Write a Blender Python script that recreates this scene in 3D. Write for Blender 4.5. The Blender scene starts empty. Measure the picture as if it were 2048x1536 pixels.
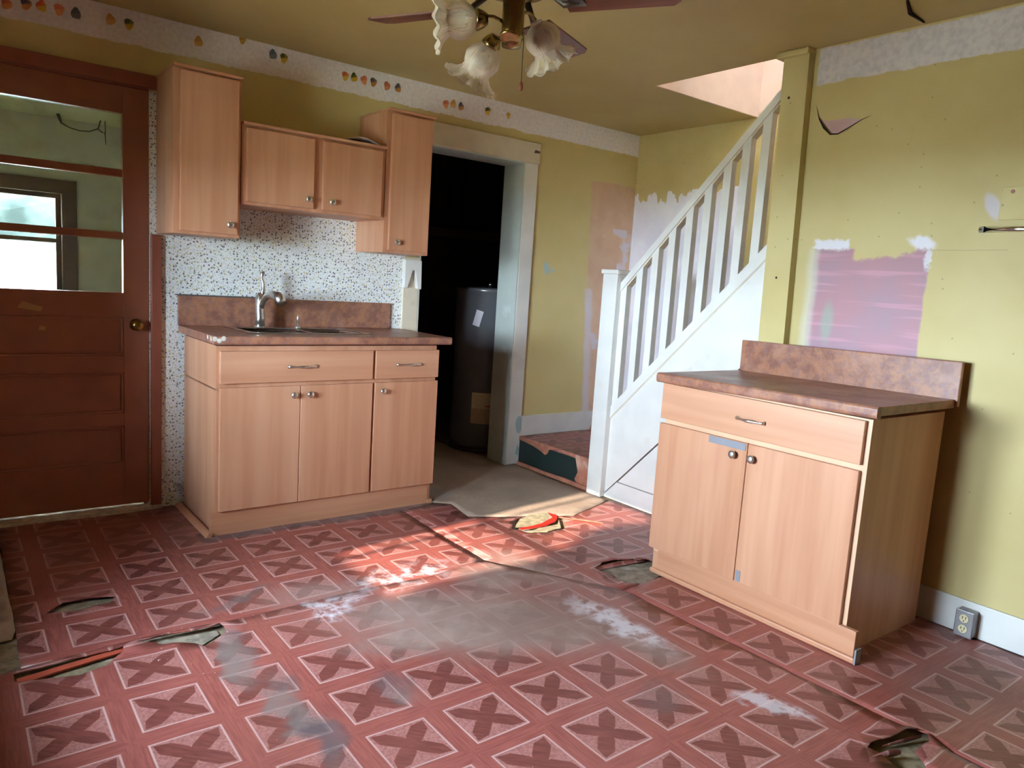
import bpy, bmesh, math, random
from mathutils import Vector, Matrix
from mathutils.geometry import delaunay_2d_cdt
random.seed(7)
sc = bpy.context.scene
COL = sc.collection

# ------------------------------------------------------------------ camera
F_PX, YAW, PITCH, ROLL = 1484.96, math.radians(37.594), math.radians(7.745), math.radians(3.710)
fwd = Vector((math.sin(YAW)*math.cos(PITCH), math.cos(YAW)*math.cos(PITCH), -math.sin(PITCH)))
rgt = Vector((math.cos(YAW), -math.sin(YAW), 0)); upv = rgt.cross(fwd)
r2 = rgt*math.cos(ROLL) + upv*math.sin(ROLL); u2 = upv*math.cos(ROLL) - rgt*math.sin(ROLL)
cd = bpy.data.cameras.new('camera'); cam = bpy.data.objects.new('camera', cd); COL.objects.link(cam)
m = Matrix((r2, u2, -fwd)).transposed().to_4x4(); m.translation = Vector((-0.810, -4.0495, 1.255)); cam.matrix_world = m
cd.sensor_width = 36.0; cd.lens = 36.0*F_PX/2048.0; cd.clip_start = .02
sc.camera = cam
# ------------------------------------------------------------------ exposure, sky, sun
vs = sc.view_settings; vs.view_transform = 'Standard'; vs.look = 'None'; vs.gamma = 1.0; vs.use_curve_mapping = False
vs.exposure = 5.33
w = bpy.data.worlds.new('sky'); sc.world = w; w.use_nodes = True
bg = w.node_tree.nodes['Background']; bg.inputs[0].default_value = (.68, .85, 1.0, 1); bg.inputs[1].default_value = 4.0
sl = bpy.data.lights.new('sun', 'SUN'); sl.energy = .52; sl.angle = math.radians(.8); sl.color = (1, .86, .68)
so = bpy.data.objects.new('sun', sl); COL.objects.link(so)
SE = math.radians(21); so.rotation_euler = Vector((.9893*math.cos(SE), .1455*math.cos(SE), -math.sin(SE))).to_track_quat('-Z', 'Y').to_euler()
sc.cycles.diffuse_bounces = 7; sc.cycles.max_bounces = 9; sc.cycles.glossy_bounces = 3; sc.cycles.transparent_max_bounces = 8
sc.cycles.caustics_reflective = False; sc.cycles.caustics_refractive = False; sc.cycles.use_adaptive_sampling = True; sc.cycles.adaptive_threshold = .03; sc.cycles.use_light_tree = False
sc.cycles.sample_clamp_indirect = 6.0
sc.cycles.use_denoising = True
XW = -1.7          # left wall plane
def portal(name, loc, rot, sx, sy):
    l = bpy.data.lights.new(name, 'AREA'); l.shape = 'RECTANGLE'; l.size = sx; l.size_y = sy; l.cycles.is_portal = True
    o = bpy.data.objects.new(name, l); COL.objects.link(o); o.location = loc; o.rotation_euler = rot
WA = (-2.04, -1.355, .86, 1.62)      # left window nearest the sink: y0 y1 z0 z1
WB = (-2.62, -2.14, .88, 1.62)      # second left window
portal('window_daylight', (XW-.10, (WA[0]+WA[1])/2, (WA[2]+WA[3])/2), (0, math.radians(-90), 0), WA[3]-WA[2], WA[1]-WA[0])
portal('window_daylight', (XW-.10, (WB[0]+WB[1])/2, (WB[2]+WB[3])/2), (0, math.radians(-90), 0), WB[3]-WB[2], WB[1]-WB[0])
portal('window_daylight', (-.56, 1.86, 1.3), (math.radians(-90), 0, 0), .77, .75)
portal('window_daylight', (3.46, -2.3, 3.45), (0, math.radians(90), 0), .8, .8)

# ------------------------------------------------------------------ node helpers
def srgb(r, g, b):
    f = lambda c: (c/255/12.92) if c/255 <= .04045 else ((c/255+.055)/1.055)**2.4
    return (f(r), f(g), f(b), 1)
class S:
    def __init__(s, g, sock): s.g = g; s.s = sock
    def _m(s, op, *a): return s.g.math(op, s, *a)
    def __add__(s, o): return s._m('ADD', o)
    __radd__ = __add__
    def __sub__(s, o): return s._m('SUBTRACT', o)
    def __rsub__(s, o): return s.g.math('SUBTRACT', o, s)
    def __mul__(s, o): return s._m('MULTIPLY', o)
    __rmul__ = __mul__
    def __truediv__(s, o): return s._m('DIVIDE', o)
    def abs(s): return s._m('ABSOLUTE')
    def min(s, o): return s._m('MINIMUM', o)
    def max(s, o): return s._m('MAXIMUM', o)
    def fract(s): return s._m('FRACT')
    def lt(s, o): return s._m('LESS_THAN', o)
    def gt(s, o): return s._m('GREATER_THAN', o)
    def pw(s, o): return s._m('POWER', o)
    def clamp(s):
        n = s._m('ADD', 0.0); n.s.node.use_clamp = True; return n
    def ramp(s, a, b):       # smooth 0..1 between a and b
        n = s.g.nt.nodes.new('ShaderNodeMapRange'); n.interpolation_type = 'SMOOTHSTEP'
        s.g.put(n.inputs[0], s); n.inputs[1].default_value = a; n.inputs[2].default_value = b
        return S(s.g, n.outputs[0])
class G:
    def __init__(g, name):
        g.mat = bpy.data.materials.new(name); g.mat.use_nodes = True; g.nt = g.mat.node_tree
        g.bsdf = g.nt.nodes['Principled BSDF']
        tc = g.nt.nodes.new('ShaderNodeTexCoord'); g.co = tc.outputs['Object']
        sp = g.nt.nodes.new('ShaderNodeSeparateXYZ'); g.nt.links.new(g.co, sp.inputs[0])
        g.x, g.y, g.z = (S(g, o) for o in sp.outputs)
    def put(g, inp, v):
        if isinstance(v, S): g.nt.links.new(v.s, inp)
        elif isinstance(v, (int, float)):
            inp.default_value = v
        else: inp.default_value = v
    def math(g, op, *a):
        n = g.nt.nodes.new('ShaderNodeMath'); n.operation = op
        for i, v in enumerate(a): g.put(n.inputs[i], v)
        return S(g, n.outputs[0])
    def vec(g, x, y, z):
        n = g.nt.nodes.new('ShaderNodeCombineXYZ')
        for i, v in enumerate((x, y, z)): g.put(n.inputs[i], v)
        return S(g, n.outputs[0])
    def noise(g, scale, detail=3, vec=None, rough=.55, dist=0):
        n = g.nt.nodes.new('ShaderNodeTexNoise'); n.inputs['Scale'].default_value = scale
        n.inputs['Detail'].default_value = detail; n.inputs['Roughness'].default_value = rough; n.inputs['Distortion'].default_value = dist
        g.nt.links.new(vec.s if vec else g.co, n.inputs['Vector'])
        return S(g, n.outputs[0])
    def vor(g, scale, vec=None, rnd=1.0):
        n = g.nt.nodes.new('ShaderNodeTexVoronoi'); n.inputs['Scale'].default_value = scale; n.inputs['Randomness'].default_value = rnd
        n.voronoi_dimensions = '2D'
        g.nt.links.new(vec.s if vec else g.co, n.inputs['Vector'])
        sp = g.nt.nodes.new('ShaderNodeSeparateColor'); g.nt.links.new(n.outputs['Color'], sp.inputs[0])
        return S(g, n.outputs['Distance']), [S(g, o) for o in sp.outputs[:3]]
    def mix(g, fac, a, b):
        n = g.nt.nodes.new('ShaderNodeMix'); n.data_type = 'RGBA'
        g.put(n.inputs[0], fac); g.put(n.inputs[6], a); g.put(n.inputs[7], b)
        return S(g, n.outputs[2])
    def box(g, u, v, u0, u1, v0, v1, s=.004):
        f = lambda d: d.ramp(-s, s)
        return f(u-u0)*f(u1-u)*f(v-v0)*f(v1-v)
    def blob(g, u, v, cu, cv, ru, rv, rot=0, lo=.7, hi=1.3):
        c, s_ = math.cos(rot), math.sin(rot)
        a = ((u-cu)*c+(v-cv)*s_)/ru; b = ((v-cv)*c-(u-cu)*s_)/rv
        d = (a*a+b*b)._m('SQRT')
        return 1.0-d.ramp(lo, hi)
    def out(g, col=None, rough=.6, metal=0., bump=None, bs=.2, bd=.002, spec=None, coat=None):
        b = g.bsdf
        if col is not None: g.put(b.inputs['Base Color'], col)
        g.put(b.inputs['Roughness'], rough); g.put(b.inputs['Metallic'], metal)
        if spec is not None: b.inputs['Specular IOR Level'].default_value = spec
        if coat: b.inputs['Coat Weight'].default_value = coat; b.inputs['Coat Roughness'].default_value = .15
        if bump is not None:
            n = g.nt.nodes.new('ShaderNodeBump'); n.inputs['Strength'].default_value = bs; n.inputs['Distance'].default_value = bd
            g.put(n.inputs['Height'], bump); g.nt.links.new(n.outputs[0], b.inputs['Normal'])
        return g.mat

# ------------------------------------------------------------------ materials
C_YEL = srgb(206, 190, 136); C_YEL2 = srgb(197, 179, 120)
C_BAND = srgb(244, 241, 250); C_PINK = srgb(200, 170, 190); C_PEACH = srgb(220, 186, 156)
C_OFFW = srgb(226, 226, 222)
def yellow(g):
    n = g.noise(2.2, 3); f = g.noise(60, 1)
    c = g.mix(n.ramp(.35, .65), C_YEL, C_YEL2)
    d, rc = g.vor(14, g.vec(g.x+g.y, g.z, 0))
    spk = d.lt(.05)*rc[0].gt(.84)
    return g.mix(spk*.55, c, srgb(90, 74, 50)), f
def mat_wall_back():
    g = G('paint_back_wall'); c, f = yellow(g); c = g.mix(.45, c, srgb(226, 210, 150)); x, z = g.x, g.z  # same mustard paint, lightened to stand in for light this wall lacks
    e = (g.noise(9, 4)-.5)*.035 + (g.noise(40, 3)-.5)*.015
    # wallpaper
    v2 = g.vec(x, z, 0)
    pap = g.mix(g.noise(3, 3).ramp(.3, .7), srgb(242, 243, 240), srgb(232, 234, 234))
    d, rc = g.vor(60, v2); dc = g.mix(rc[1].gt(.42), srgb(204, 188, 132), srgb(104, 84, 102)); dc = g.mix(rc[1].gt(.78), dc, srgb(126, 136, 112))
    pap = g.mix(d.lt(.27)*rc[0].gt(.40)*.9, pap, dc)
    v3 = g.vec(x*1.0+.37, z*.72+.11, 0)
    d, rc = g.vor(118, v3); dc = g.mix(rc[1].gt(.5), srgb(124, 140, 122), srgb(120, 124, 144))
    pap = g.mix(d.lt(.24)*rc[0].gt(.35)*.6, pap, dc)
    pm = g.box(x, z+e*.15, .0, 1.43, -.1, 1.97, .003).max(g.box(x, z, .0, .06, -.1, 2.052, .003))
    c = g.mix(pm, c, pap)
    # bare band under the ceiling, peeled border
    band = g.box(x, z+e*1.1, -3, 3.36, 2.246, 2.5, .004)
    grit = g.mix(g.noise(55, 4).ramp(.35, .7), C_BAND, srgb(232, 226, 232))
    c = g.mix(band, c, grit)
    # exposed plaster by the stairs
    xx, zz = x+e, z+e
    pl = g.box(xx+(z-1.2)*.06, zz, 2.955, 3.6, -.1, 2.02, .004)
    plc = g.mix(g.noise(7, 4).ramp(.35, .7), C_PEACH, srgb(212, 174, 146))
    plc = g.mix((g.noise(5, 4, g.vec(x, z, 3.0)).ramp(.56, .62))*z.lt(1.7), plc, srgb(216, 206, 214))
    edge = g.box(xx+(z-1.2)*.06, zz, 2.93, 3.0, -.1, 1.25, .02)
    plc = g.mix(edge*.8, plc, srgb(220, 214, 220))
    c = g.mix(pl.max(edge*z.lt(1.25)), c, plc)
    bl = g.blob(x, z, 2.545, 1.37, .022, .045, .3).max(g.blob(x, z, 2.60, 1.36, .03, .012, -.3)*.7)
    c = g.mix(bl, c, srgb(176, 202, 206))
    return g.out(c, .62, bump=f+g.noise(9, 2)*2, bs=.25, bd=.0015)
def mat_wall_right():
    g = G('paint_right_wall'); c, f = yellow(g); c = g.mix(.35, c, srgb(184, 164, 108)); y, z = g.y, g.z  # same mustard paint as the back wall, darkened in place of weaker light
    e = (g.noise(8, 4)-.5)*.05+(g.noise(45, 3)-.5)*.016
    band = g.box(y+e*.3, z+e*.7, -9, -2.022, 2.236, 2.392, .004)
    c = g.mix(band, c, g.mix(g.noise(40, 4).ramp(.35, .7), srgb(214, 208, 214), srgb(196, 190, 200)))
    # stripped pink patch with white filler along its top corners
    pt = g.box(y+e*.5, z+e*.9, -2.622, -2.112, 0.6, 1.50, .006)
    up = g.box(y+e, z+e*1.6+(y+2.4)*.10, -2.575, -2.30, 1.462, 1.6, .008)
    e2 = (g.noise(26, 5, rough=.7)-.5)*.06
    wh = g.box(y+e2, z+e2*.7, -2.275, -2.105, 1.498, 1.540, .008).max(g.blob(y+e2, z+e2, -2.585, 1.525, .055, .028, .2, .6, 1.2)).max(g.blob(y+e2, z+e2, -2.615, 1.46, .016, .05, 0, .6, 1.2)*.8)
    ls = g.box(y+e*.5, z, -2.135, -2.085, .6, 1.5, .018)
    pk = g.mix(g.noise(4, 4).ramp(.35, .65), srgb(176, 130, 138), srgb(166, 134, 146))
    pk = g.mix(g.noise(3, 2, g.vec(y*.6, z*9, 1.)).ramp(.52, .66)*.5, pk, srgb(206, 150, 168))
    pk = g.mix(g.blob(y, z, -2.21, 1.17, .03, .09, 0, .5, 1.4)*.6, pk, srgb(148, 168, 150))
    c = g.mix(pt*(1.0-up), c, pk); c = g.mix(ls*.6, c, srgb(206, 204, 186)); c = g.mix(wh, c, srgb(220, 216, 224))
    lv = g.blob(y+e*.4, z+e*.4, -2.83, 1.66, .025, .055, -.5)
    c = g.mix(lv*.8, c, srgb(204, 196, 210))
    crk = g.box(y, z+(g.noise(6, 2)-.5)*.012, -2.9, -2.62, 1.4945, 1.4965, .001)
    c = g.mix(crk*.5, c, srgb(110, 100, 70))
    return g.out(c, .6, bump=f+g.noise(7, 2)*3, bs=.3, bd=.0015)
def mat_wall_stair():
    g = G('paint_stair_wall'); c, f = yellow(g); y, z = g.y, g.z
    jag = (g.noise(11, 5, g.vec(y, z*.25, 0))-.5)*.42
    lim = z+jag+g.box(y, z, -9, -.56, -9, 9, .01)*(-.06)
    wv = lim.lt(1.93)*z.lt(1.98)
    cw = g.mix(g.noise(4, 4).ramp(.4, .65), srgb(236, 234, 244), srgb(226, 223, 238))
    cw = g.mix(g.box(y, z, -9, -.98, -9, 9, .04), cw, C_YEL2)
    c = g.mix(wv, c, cw)
    c = g.mix(z.gt(2.40), c, srgb(226, 208, 196))
    return g.out(c, .65)
def mat_yellow(name, deep=False):
    g = G(name); c, f = yellow(g)
    if deep: c = g.mix(.5, c, srgb(182, 160, 104))
    return g.out(c, .62)
def mat_plain(name, col, rough=.6, var=.06, sc_=6, metal=0., bs=.1, spec=None, stain=None):
    g = G(name); c = g.mix(g.noise(sc_, 2).ramp(.3, .7), col, tuple(v*(1-var*2) for v in col[:3])+(1,))
    if stain: c = g.mix(g.noise(5, 3).ramp(.60, .72)*stain[1], c, stain[0])
    return g.out(c, rough, metal, bump=g.noise(50, 2) if bs > .3 else None, bs=bs, bd=.001, spec=spec)
def mat_wood(name, axis='z', a=srgb(204, 151, 119), b=srgb(190, 134, 102), hi=srgb(214, 167, 137), rough=.42):
    g = G(name); s = {'z': (15, 15, .8), 'x': (.8, 15, 15), 'y': (15, .8, 15)}[axis]
    v = g.vec(g.x*s[0], g.y*s[1], g.z*s[2]); n = g.noise(1, 3, v, .6); n2 = g.noise(.28, 3, v)
    fl = g.vec(g.x*s[0]*.35, g.y*s[1]*.35, g.z*s[2]*3); n3 = g.noise(1, 2, fl)
    c = g.mix(n.ramp(.32, .68), b, a); c = g.mix(n2.ramp(.45, .7)*.55, c, hi); c = g.mix(n3.ramp(.6, .75)*.25, c, srgb(190, 130, 106))
    return g.out(c, rough, spec=.4)
def mat_counter():
    g = G('speckled_laminate'); n = g.noise(16, 4, rough=.7); n2 = g.noise(55, 2, g.vec(g.x+3, g.y, g.z)); n3 = g.noise(7, 4, g.vec(g.x, g.y+5, g.z))
    c = g.mix(n.ramp(.36, .62), srgb(134, 90, 76), srgb(170, 118, 90)); c = g.mix(n2.ramp(.52, .7)*.7, c, srgb(136, 104, 108)); c = g.mix(n3.ramp(.52, .7)*.5, c, srgb(184, 138, 118))
    return g.out(c, g.noise(4, 3).ramp(.2, .9)*.25+.28, spec=.45)
def mat_metal(name, col, rough): 
    g = G(name); return g.out(g.mix(g.noise(30, 3).ramp(.3, .7), col, tuple(v*.8 for v in col[:3])+(1,)), rough, 1.0)
def mat_vinyl(name, ox, oy):
    g = G(name); x, y = g.x, g.y; P = .25
    fx = (((x-ox)/P+.5).fract()-.5).abs()*P; fy = (((y-oy)/P+.5).fract()-.5).abs()*P
    mx = fx.max(fy); hs = .0905
    p = (fx+fy)*.7071; q = (fx-fy).abs()*.7071
    wd = (p*.26+.016).min((.117-p)*.72).min(.0245)
    pet = (wd-q).ramp(-.0012, .0012)
    inside = (hs-mx).ramp(-.001, .001); line = (.003-(mx-hs).abs()).ramp(-.001, .0015)
    gx = g.noise(1, 2, g.vec(x*9, y*150, 0)); gy = g.noise(1, 2, g.vec(x*150, y*9, 0)); gd = g.noise(1, 2, g.vec((x+y)*90, (x-y)*8, 0))
    grain = g.mix((fx-fy).gt(0.0), gx, gy)
    gr = S(g, grain.s)
    bandc = g.mix(gr._m('ADD', 0.).ramp(.3, .7), srgb(138, 74, 68), srgb(160, 90, 83))
    cell = g.mix(g.noise(120, 1).ramp(.35, .65), srgb(172, 118, 112), srgb(152, 96, 92))
    petc = g.mix(gd.ramp(.3, .7), srgb(108, 56, 52), srgb(130, 72, 66))
    c = g.mix(inside, bandc, cell); c = g.mix(pet*inside, c, petc); c = g.mix(line, c, srgb(194, 158, 154))
    c = g.mix(g.noise(1.3, 2).ramp(.35, .75)*.35, c, srgb(150, 96, 86))
    # dust, grime and scuffs, each with its own shape on the floor
    n1 = g.noise(3.2, 4, rough=.65); n2 = g.noise(11, 4, rough=.7); wx = x+(n1-.5)*.28+(n2-.5)*.10; wy = y+(g.noise(3.2, 3, g.vec(x+9, y+4, 0), .65)-.5)*.28+(n2-.5)*.08
    B = lambda *a, **k: g.blob(wx, wy, *a, **k)
    dust = (B(.80, -1.93, .62, .30, -.55, lo=.25, hi=1.3)).max(B(.55, -1.95, .35, .14, -.3, lo=.2, hi=1.3)*.9)
    dust = dust.max(B(1.22, -1.60, .16, .32, .2, lo=.3, hi=1.4)*.7).max(B(1.15, -2.25, .12, .40, .1, lo=.3, hi=1.3)*.75).max(B(.35, -1.40, .25, .14, 0, lo=.2, hi=1.3)*.55).max(B(.62, -1.72, .34, .16, -.2, lo=.2, hi=1.35)*.9).max(B(1.0, -2.12, .34, .13, -.9, lo=.2, hi=1.3)*.9).max(B(1.05, -1.62, .2, .2, 0, lo=.3, hi=1.3)*.8)
    dust = (dust*(n2*1.1+.55)).clamp()
    c = g.mix((dust*1.05).clamp()*.80, c, g.mix(n1.ramp(.35, .65), srgb(166, 146, 138), srgb(146, 124, 116)))
    pale = B(.33, -1.55, .16, .09, .5, lo=.5, hi=1.2)*n2.ramp(.42, .6)
    pale = pale.max(B(1.215, -2.2, .07, .28, 0, lo=.4, hi=1.2)*n2.ramp(.38, .55)).max(B(1.22, -2.85, .05, .11, .4, lo=.5, hi=1.2)*n2.ramp(.4, .5)*.8).max(B(.70, -1.40, .3, .14, .15, lo=.3, hi=1.2)*n2.ramp(.45, .62)*.8)
    c = g.mix(pale*.9, c, srgb(210, 204, 212))
    grime = B(-.075, -1.72, .05, .22, -.1, lo=.5, hi=1.3).max(B(-.035, -2.18, .055, .30, -.05, lo=.4, hi=1.3)).max(B(.26, -2.15, .06, .12, .3, lo=.4, hi=1.3)*.7).max(B(.05, -1.3, .20, .035, .25, lo=.4, hi=1.3)*.7)
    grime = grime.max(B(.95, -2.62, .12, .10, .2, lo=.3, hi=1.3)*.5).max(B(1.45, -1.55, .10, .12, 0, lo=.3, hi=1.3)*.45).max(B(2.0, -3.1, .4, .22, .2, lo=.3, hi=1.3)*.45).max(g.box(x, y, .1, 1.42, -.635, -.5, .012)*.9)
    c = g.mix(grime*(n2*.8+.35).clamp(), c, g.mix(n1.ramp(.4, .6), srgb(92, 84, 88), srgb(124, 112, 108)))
    far = g.box(wx, wy, -2, .12, -.62, .5, .08)
    c = g.mix(far*.35*n1.ramp(.3, .6), c, srgb(100, 64, 54))
    rough = (dust.max(grime)*.4+.36).clamp()
    return g.out(c, rough, bump=g.noise(6, 2)*2+g.noise(26, 1)*.5, bs=.35, bd=.004, spec=.35)
def mat_sub():
    g = G('worn_subfloor'); n = g.noise(22, 6, rough=.7); v, rc = g.vor(26)
    c = g.mix(n.ramp(.35, .65), srgb(150, 136, 108), srgb(112, 98, 80)); c = g.mix(g.noise(9, 4).ramp(.55, .65)*.7, c, srgb(184, 178, 168))
    return g.out(c, .9, bump=n, bs=.6, bd=.004)
def mat_brownfloor():
    g = G('brown_sheet_floor'); n = g.noise(4, 5); f = g.noise(120, 3)
    c = g.mix(n.ramp(.3, .7), srgb(178, 158, 142), srgb(158, 138, 124)); c = g.mix(f.ramp(.4, .6)*.25, c, srgb(110, 94, 84))
    c = g.mix(g.blob(g.x, g.y, 1.48, -.42, .10, .10, 0, .3, 1.3)*.7, c, srgb(150, 146, 148))
    return g.out(c, .6, bump=f, bs=.2, bd=.001, spec=.3)
def mat_glass(name, tint=(1, 1, 1, 1), dirt=0.):
    g = G(name); nt = g.nt; nt.nodes.remove(g.bsdf); o = nt.nodes['Material Output']
    t = nt.nodes.new('ShaderNodeBsdfTransparent'); t.inputs[0].default_value = tint
    gl = nt.nodes.new('ShaderNodeBsdfGlossy'); gl.inputs['Roughness'].default_value = .02
    fr = nt.nodes.new('ShaderNodeFresnel'); fr.inputs[0].default_value = 1.45
    mx = nt.nodes.new('ShaderNodeMixShader'); nt.links.new(fr.outputs[0], mx.inputs[0]); nt.links.new(t.outputs[0], mx.inputs[1]); nt.links.new(gl.outputs[0], mx.inputs[2])
    last = mx
    if dirt:
        d = nt.nodes.new('ShaderNodeBsdfDiffuse'); d.inputs[0].default_value = (.8, .8, .76, 1)
        m2 = nt.nodes.new('ShaderNodeMixShader'); g.put(m2.inputs[0], g.noise(5, 5).ramp(.5, .8)*dirt); nt.links.new(mx.outputs[0], m2.inputs[1]); nt.links.new(d.outputs[0], m2.inputs[2]); last = m2
    nt.links.new(last.outputs[0], o.inputs[0]); return g.mat
def mat_shade():
    g = G('ribbed_clear_glass'); nt = g.nt; o = nt.nodes['Material Output']
    g.out(srgb(238, 228, 220), .12, bump=g.noise(40, 2), bs=.2, bd=.002, spec=.8)
    t = nt.nodes.new('ShaderNodeBsdfTransparent'); t.inputs[0].default_value = (.95, .92, .88, 1)
    lw = nt.nodes.new('ShaderNodeLayerWeight'); lw.inputs[0].default_value = .35
    mx = nt.nodes.new('ShaderNodeMixShader'); g.put(mx.inputs[0], (S(g, lw.outputs['Facing'])*.6+.24).clamp())
    nt.links.new(t.outputs[0], mx.inputs[1]); nt.links.new(g.bsdf.outputs[0], mx.inputs[2]); nt.links.new(mx.outputs[0], o.inputs[0]); return g.mat
def mat_translucent(name, col):
    g = G(name); nt = g.nt; o = nt.nodes['Material Output']; nt.nodes.remove(g.bsdf)
    d = nt.nodes.new('ShaderNodeBsdfDiffuse'); t = nt.nodes.new('ShaderNodeBsdfTranslucent'); g.put(d.inputs[0], col)
    g.put(t.inputs[0], g.mix(g.noise(30, 3), col, tuple(v*.93 for v in col[:3])+(1,)))
    mx = nt.nodes.new('ShaderNodeMixShader'); mx.inputs[0].default_value = .7; nt.links.new(d.outputs[0], mx.inputs[1]); nt.links.new(t.outputs[0], mx.inputs[2]); nt.links.new(mx.outputs[0], o.inputs[0]); return g.mat
def mat_label():
    g = G('printed_sticker'); tcu = g.nt.nodes.new('ShaderNodeTexCoord'); sp_ = g.nt.nodes.new('ShaderNodeSeparateXYZ'); g.nt.links.new(tcu.outputs['UV'], sp_.inputs[0]); g.co = tcu.outputs['UV']; x, z = S(g, sp_.outputs[0]), S(g, sp_.outputs[1])
    c = g.mix(g.box(x, z, -1, 1, -1, -.002, .001), srgb(196, 182, 150), srgb(176, 150, 120))
    ln = ((z*90).fract().lt(.4))*g.noise(90, 2, g.vec(x*1.5, z*.2, 0)).gt(.48)
    c = g.mix(ln*.45*g.box(x, z, -.10, .07, -.12, .10), c, srgb(90, 80, 70))
    c = g.mix(g.box(x, z, .0, .12, .012, .022, .001), c, srgb(190, 40, 40))
    c = g.mix(g.blob(x, z, .085, -.015, .02, .035), c, srgb(50, 40, 36)); return g.out(c, .5)

M = dict(
 wall_back=mat_wall_back(), wall_right=mat_wall_right(), wall_stair=mat_wall_stair(), yellow=mat_yellow('mustard_paint'), ceil=mat_yellow('mustard_ceiling_paint', True),
 upper=mat_plain('pinkish_plaster', srgb(228, 208, 196), .7, .04), offw=mat_plain('off_white_paint', C_OFFW, .45, .04, stain=(srgb(190, 180, 160), .25)),
 jamb=mat_plain('pale_green_white_paint', srgb(198, 206, 199), .45, .04, stain=(srgb(232, 232, 226), .5)), cream=mat_plain('cream_paint', srgb(222, 212, 190), .5, .05, stain=(srgb(170, 160, 130), .3)),
 door=mat_plain('brown_door_paint', srgb(158, 98, 76), .38, .06, stain=(srgb(138, 82, 64), .5)), doortrim=mat_plain('brown_trim_paint', srgb(150, 84, 66), .4, .08),
 wood=mat_wood('peach_wood_laminate'), woodx=mat_wood('peach_wood_laminate_x', 'x'), woody=mat_wood('peach_wood_laminate_y', 'y'), woodedge=mat_plain('light_wood_edge', srgb(222, 180, 146), .5),
 counter=mat_counter(), chip=mat_plain('bare_chipboard', srgb(214, 206, 196), .9, .15, 40), caulk=mat_plain('grey_caulk', srgb(92, 88, 84), .8),
 nickel=mat_metal('brushed_nickel', srgb(228, 226, 222), .3), steel=mat_metal('sink_steel', srgb(205, 204, 202), .26), brass=mat_metal('antique_brass', srgb(170, 150, 104), .24), knobbrass=mat_metal('old_brass', srgb(150, 112, 62), .3),
 chrome=mat_metal('chrome_strip', srgb(240, 242, 245), .16), darkmetal=mat_plain('dark_bronze', srgb(66, 52, 42), .4), blade=mat_wood('red_brown_blade', 'x', srgb(118, 64, 48), srgb(96, 48, 36), srgb(126, 72, 56), .35),
 vin1=mat_vinyl('parquet_vinyl_near', .17, -1.68), vin2=mat_vinyl('parquet_vinyl_far', .08, -1.325), vin4=mat_vinyl('parquet_vinyl_right', .10, -1.63), sub=mat_sub(), brownfl=mat_brownfloor(),
 back=mat_plain('orange_vinyl_backing', srgb(186, 84, 62), .6, .15, 12), backv=mat_plain('faded_vinyl_backing', srgb(190, 122, 98), .6, .18, 20, stain=(srgb(216, 176, 156), .7)), foam=mat_plain('yellowed_felt', srgb(164, 152, 124), .95, .22, 24, bs=.8, stain=(srgb(214, 208, 196), .8)), foam2=mat_plain('dirty_felt', srgb(150, 138, 122), .95, .22, 24, bs=.8, stain=(srgb(186, 180, 168), .7)), red=mat_plain('red_plastic_strip', srgb(206, 40, 30), .4),
 green=mat_plain('dark_green_riser', srgb(34, 46, 44), .5), glass=mat_glass('door_glass', (.93, .95, .92, 1), .12), wglass=mat_glass('window_glass'), shade=mat_shade(), blind=mat_translucent('white_blind', (.92, .93, .95, 1)),
 doorchip=mat_plain('tan_undercoat', srgb(186, 140, 92), .6), mud=mat_plain('mudroom_wall_paint', srgb(176, 172, 152), .7, .05), mudceil=mat_plain('mudroom_ceiling', srgb(206, 210, 170), .7, .04), mudfr=mat_plain('brown_window_frame', srgb(98, 72, 56), .5, .1),
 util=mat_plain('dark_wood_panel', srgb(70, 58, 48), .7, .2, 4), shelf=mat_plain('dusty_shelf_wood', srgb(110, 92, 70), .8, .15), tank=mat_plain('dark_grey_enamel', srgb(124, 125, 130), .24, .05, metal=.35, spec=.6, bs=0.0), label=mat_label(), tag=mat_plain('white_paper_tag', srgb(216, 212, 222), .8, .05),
 galv=mat_plain('grey_metal_plate', srgb(150, 148, 150), .45, .1, metal=.6), ivory=mat_plain('ivory_plastic', srgb(216, 204, 164), .45), greyp=mat_plain('grey_tape', srgb(140, 140, 148), .5, .08), paper=mat_plain('white_paper', srgb(220, 218, 220), .8, .03), black=mat_plain('black_gap', srgb(30, 26, 24), .8), blue=mat_plain('pale_blue_paint', srgb(164, 190, 196), .6, .06), pinkpl=mat_plain('pink_plaster', srgb(206, 170, 176), .8, .08),
 leaf=mat_plain('leaf_green', srgb(42, 48, 46), .9, .3, 3, spec=.0), ground=mat_plain('grass_ground', srgb(152, 148, 126), .9, .12, 2), wire=mat_plain('dark_cable', srgb(50, 42, 36), .6), baffle=mat_plain('baffle_board', srgb(190, 186, 176), .8),
)

# ------------------------------------------------------------------ mesh helpers
def mesh(name, bm, mat, parent=None, smooth=False, loc=None, rot=None, label=None):
    me = bpy.data.meshes.new(name); bmesh.ops.recalc_face_normals(bm, faces=bm.faces); bm.to_mesh(me); bm.free()
    for p in me.polygons: p.use_smooth = smooth
    if mat: me.materials.append(M[mat] if isinstance(mat, str) else mat)
    o = bpy.data.objects.new(name, me); COL.objects.link(o)
    if parent: o.parent = parent
    if loc: o.location = loc
    if rot: o.rotation_euler = rot
    if label: o['label'] = label
    return o
def tag(o, label, cat, group=None, kind=None):
    o['label'] = label; o['category'] = cat
    if group: o['group'] = group
    if kind: o['kind'] = kind
    return o
def thing(name, label, cat, loc=(0, 0, 0), rz=0, group=None, kind=None):
    o = bpy.data.objects.new(name, None); COL.objects.link(o); o.location = loc; o.rotation_euler = (0, 0, rz); o.empty_display_size = .1
    return tag(o, label, cat, group, kind)
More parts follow.
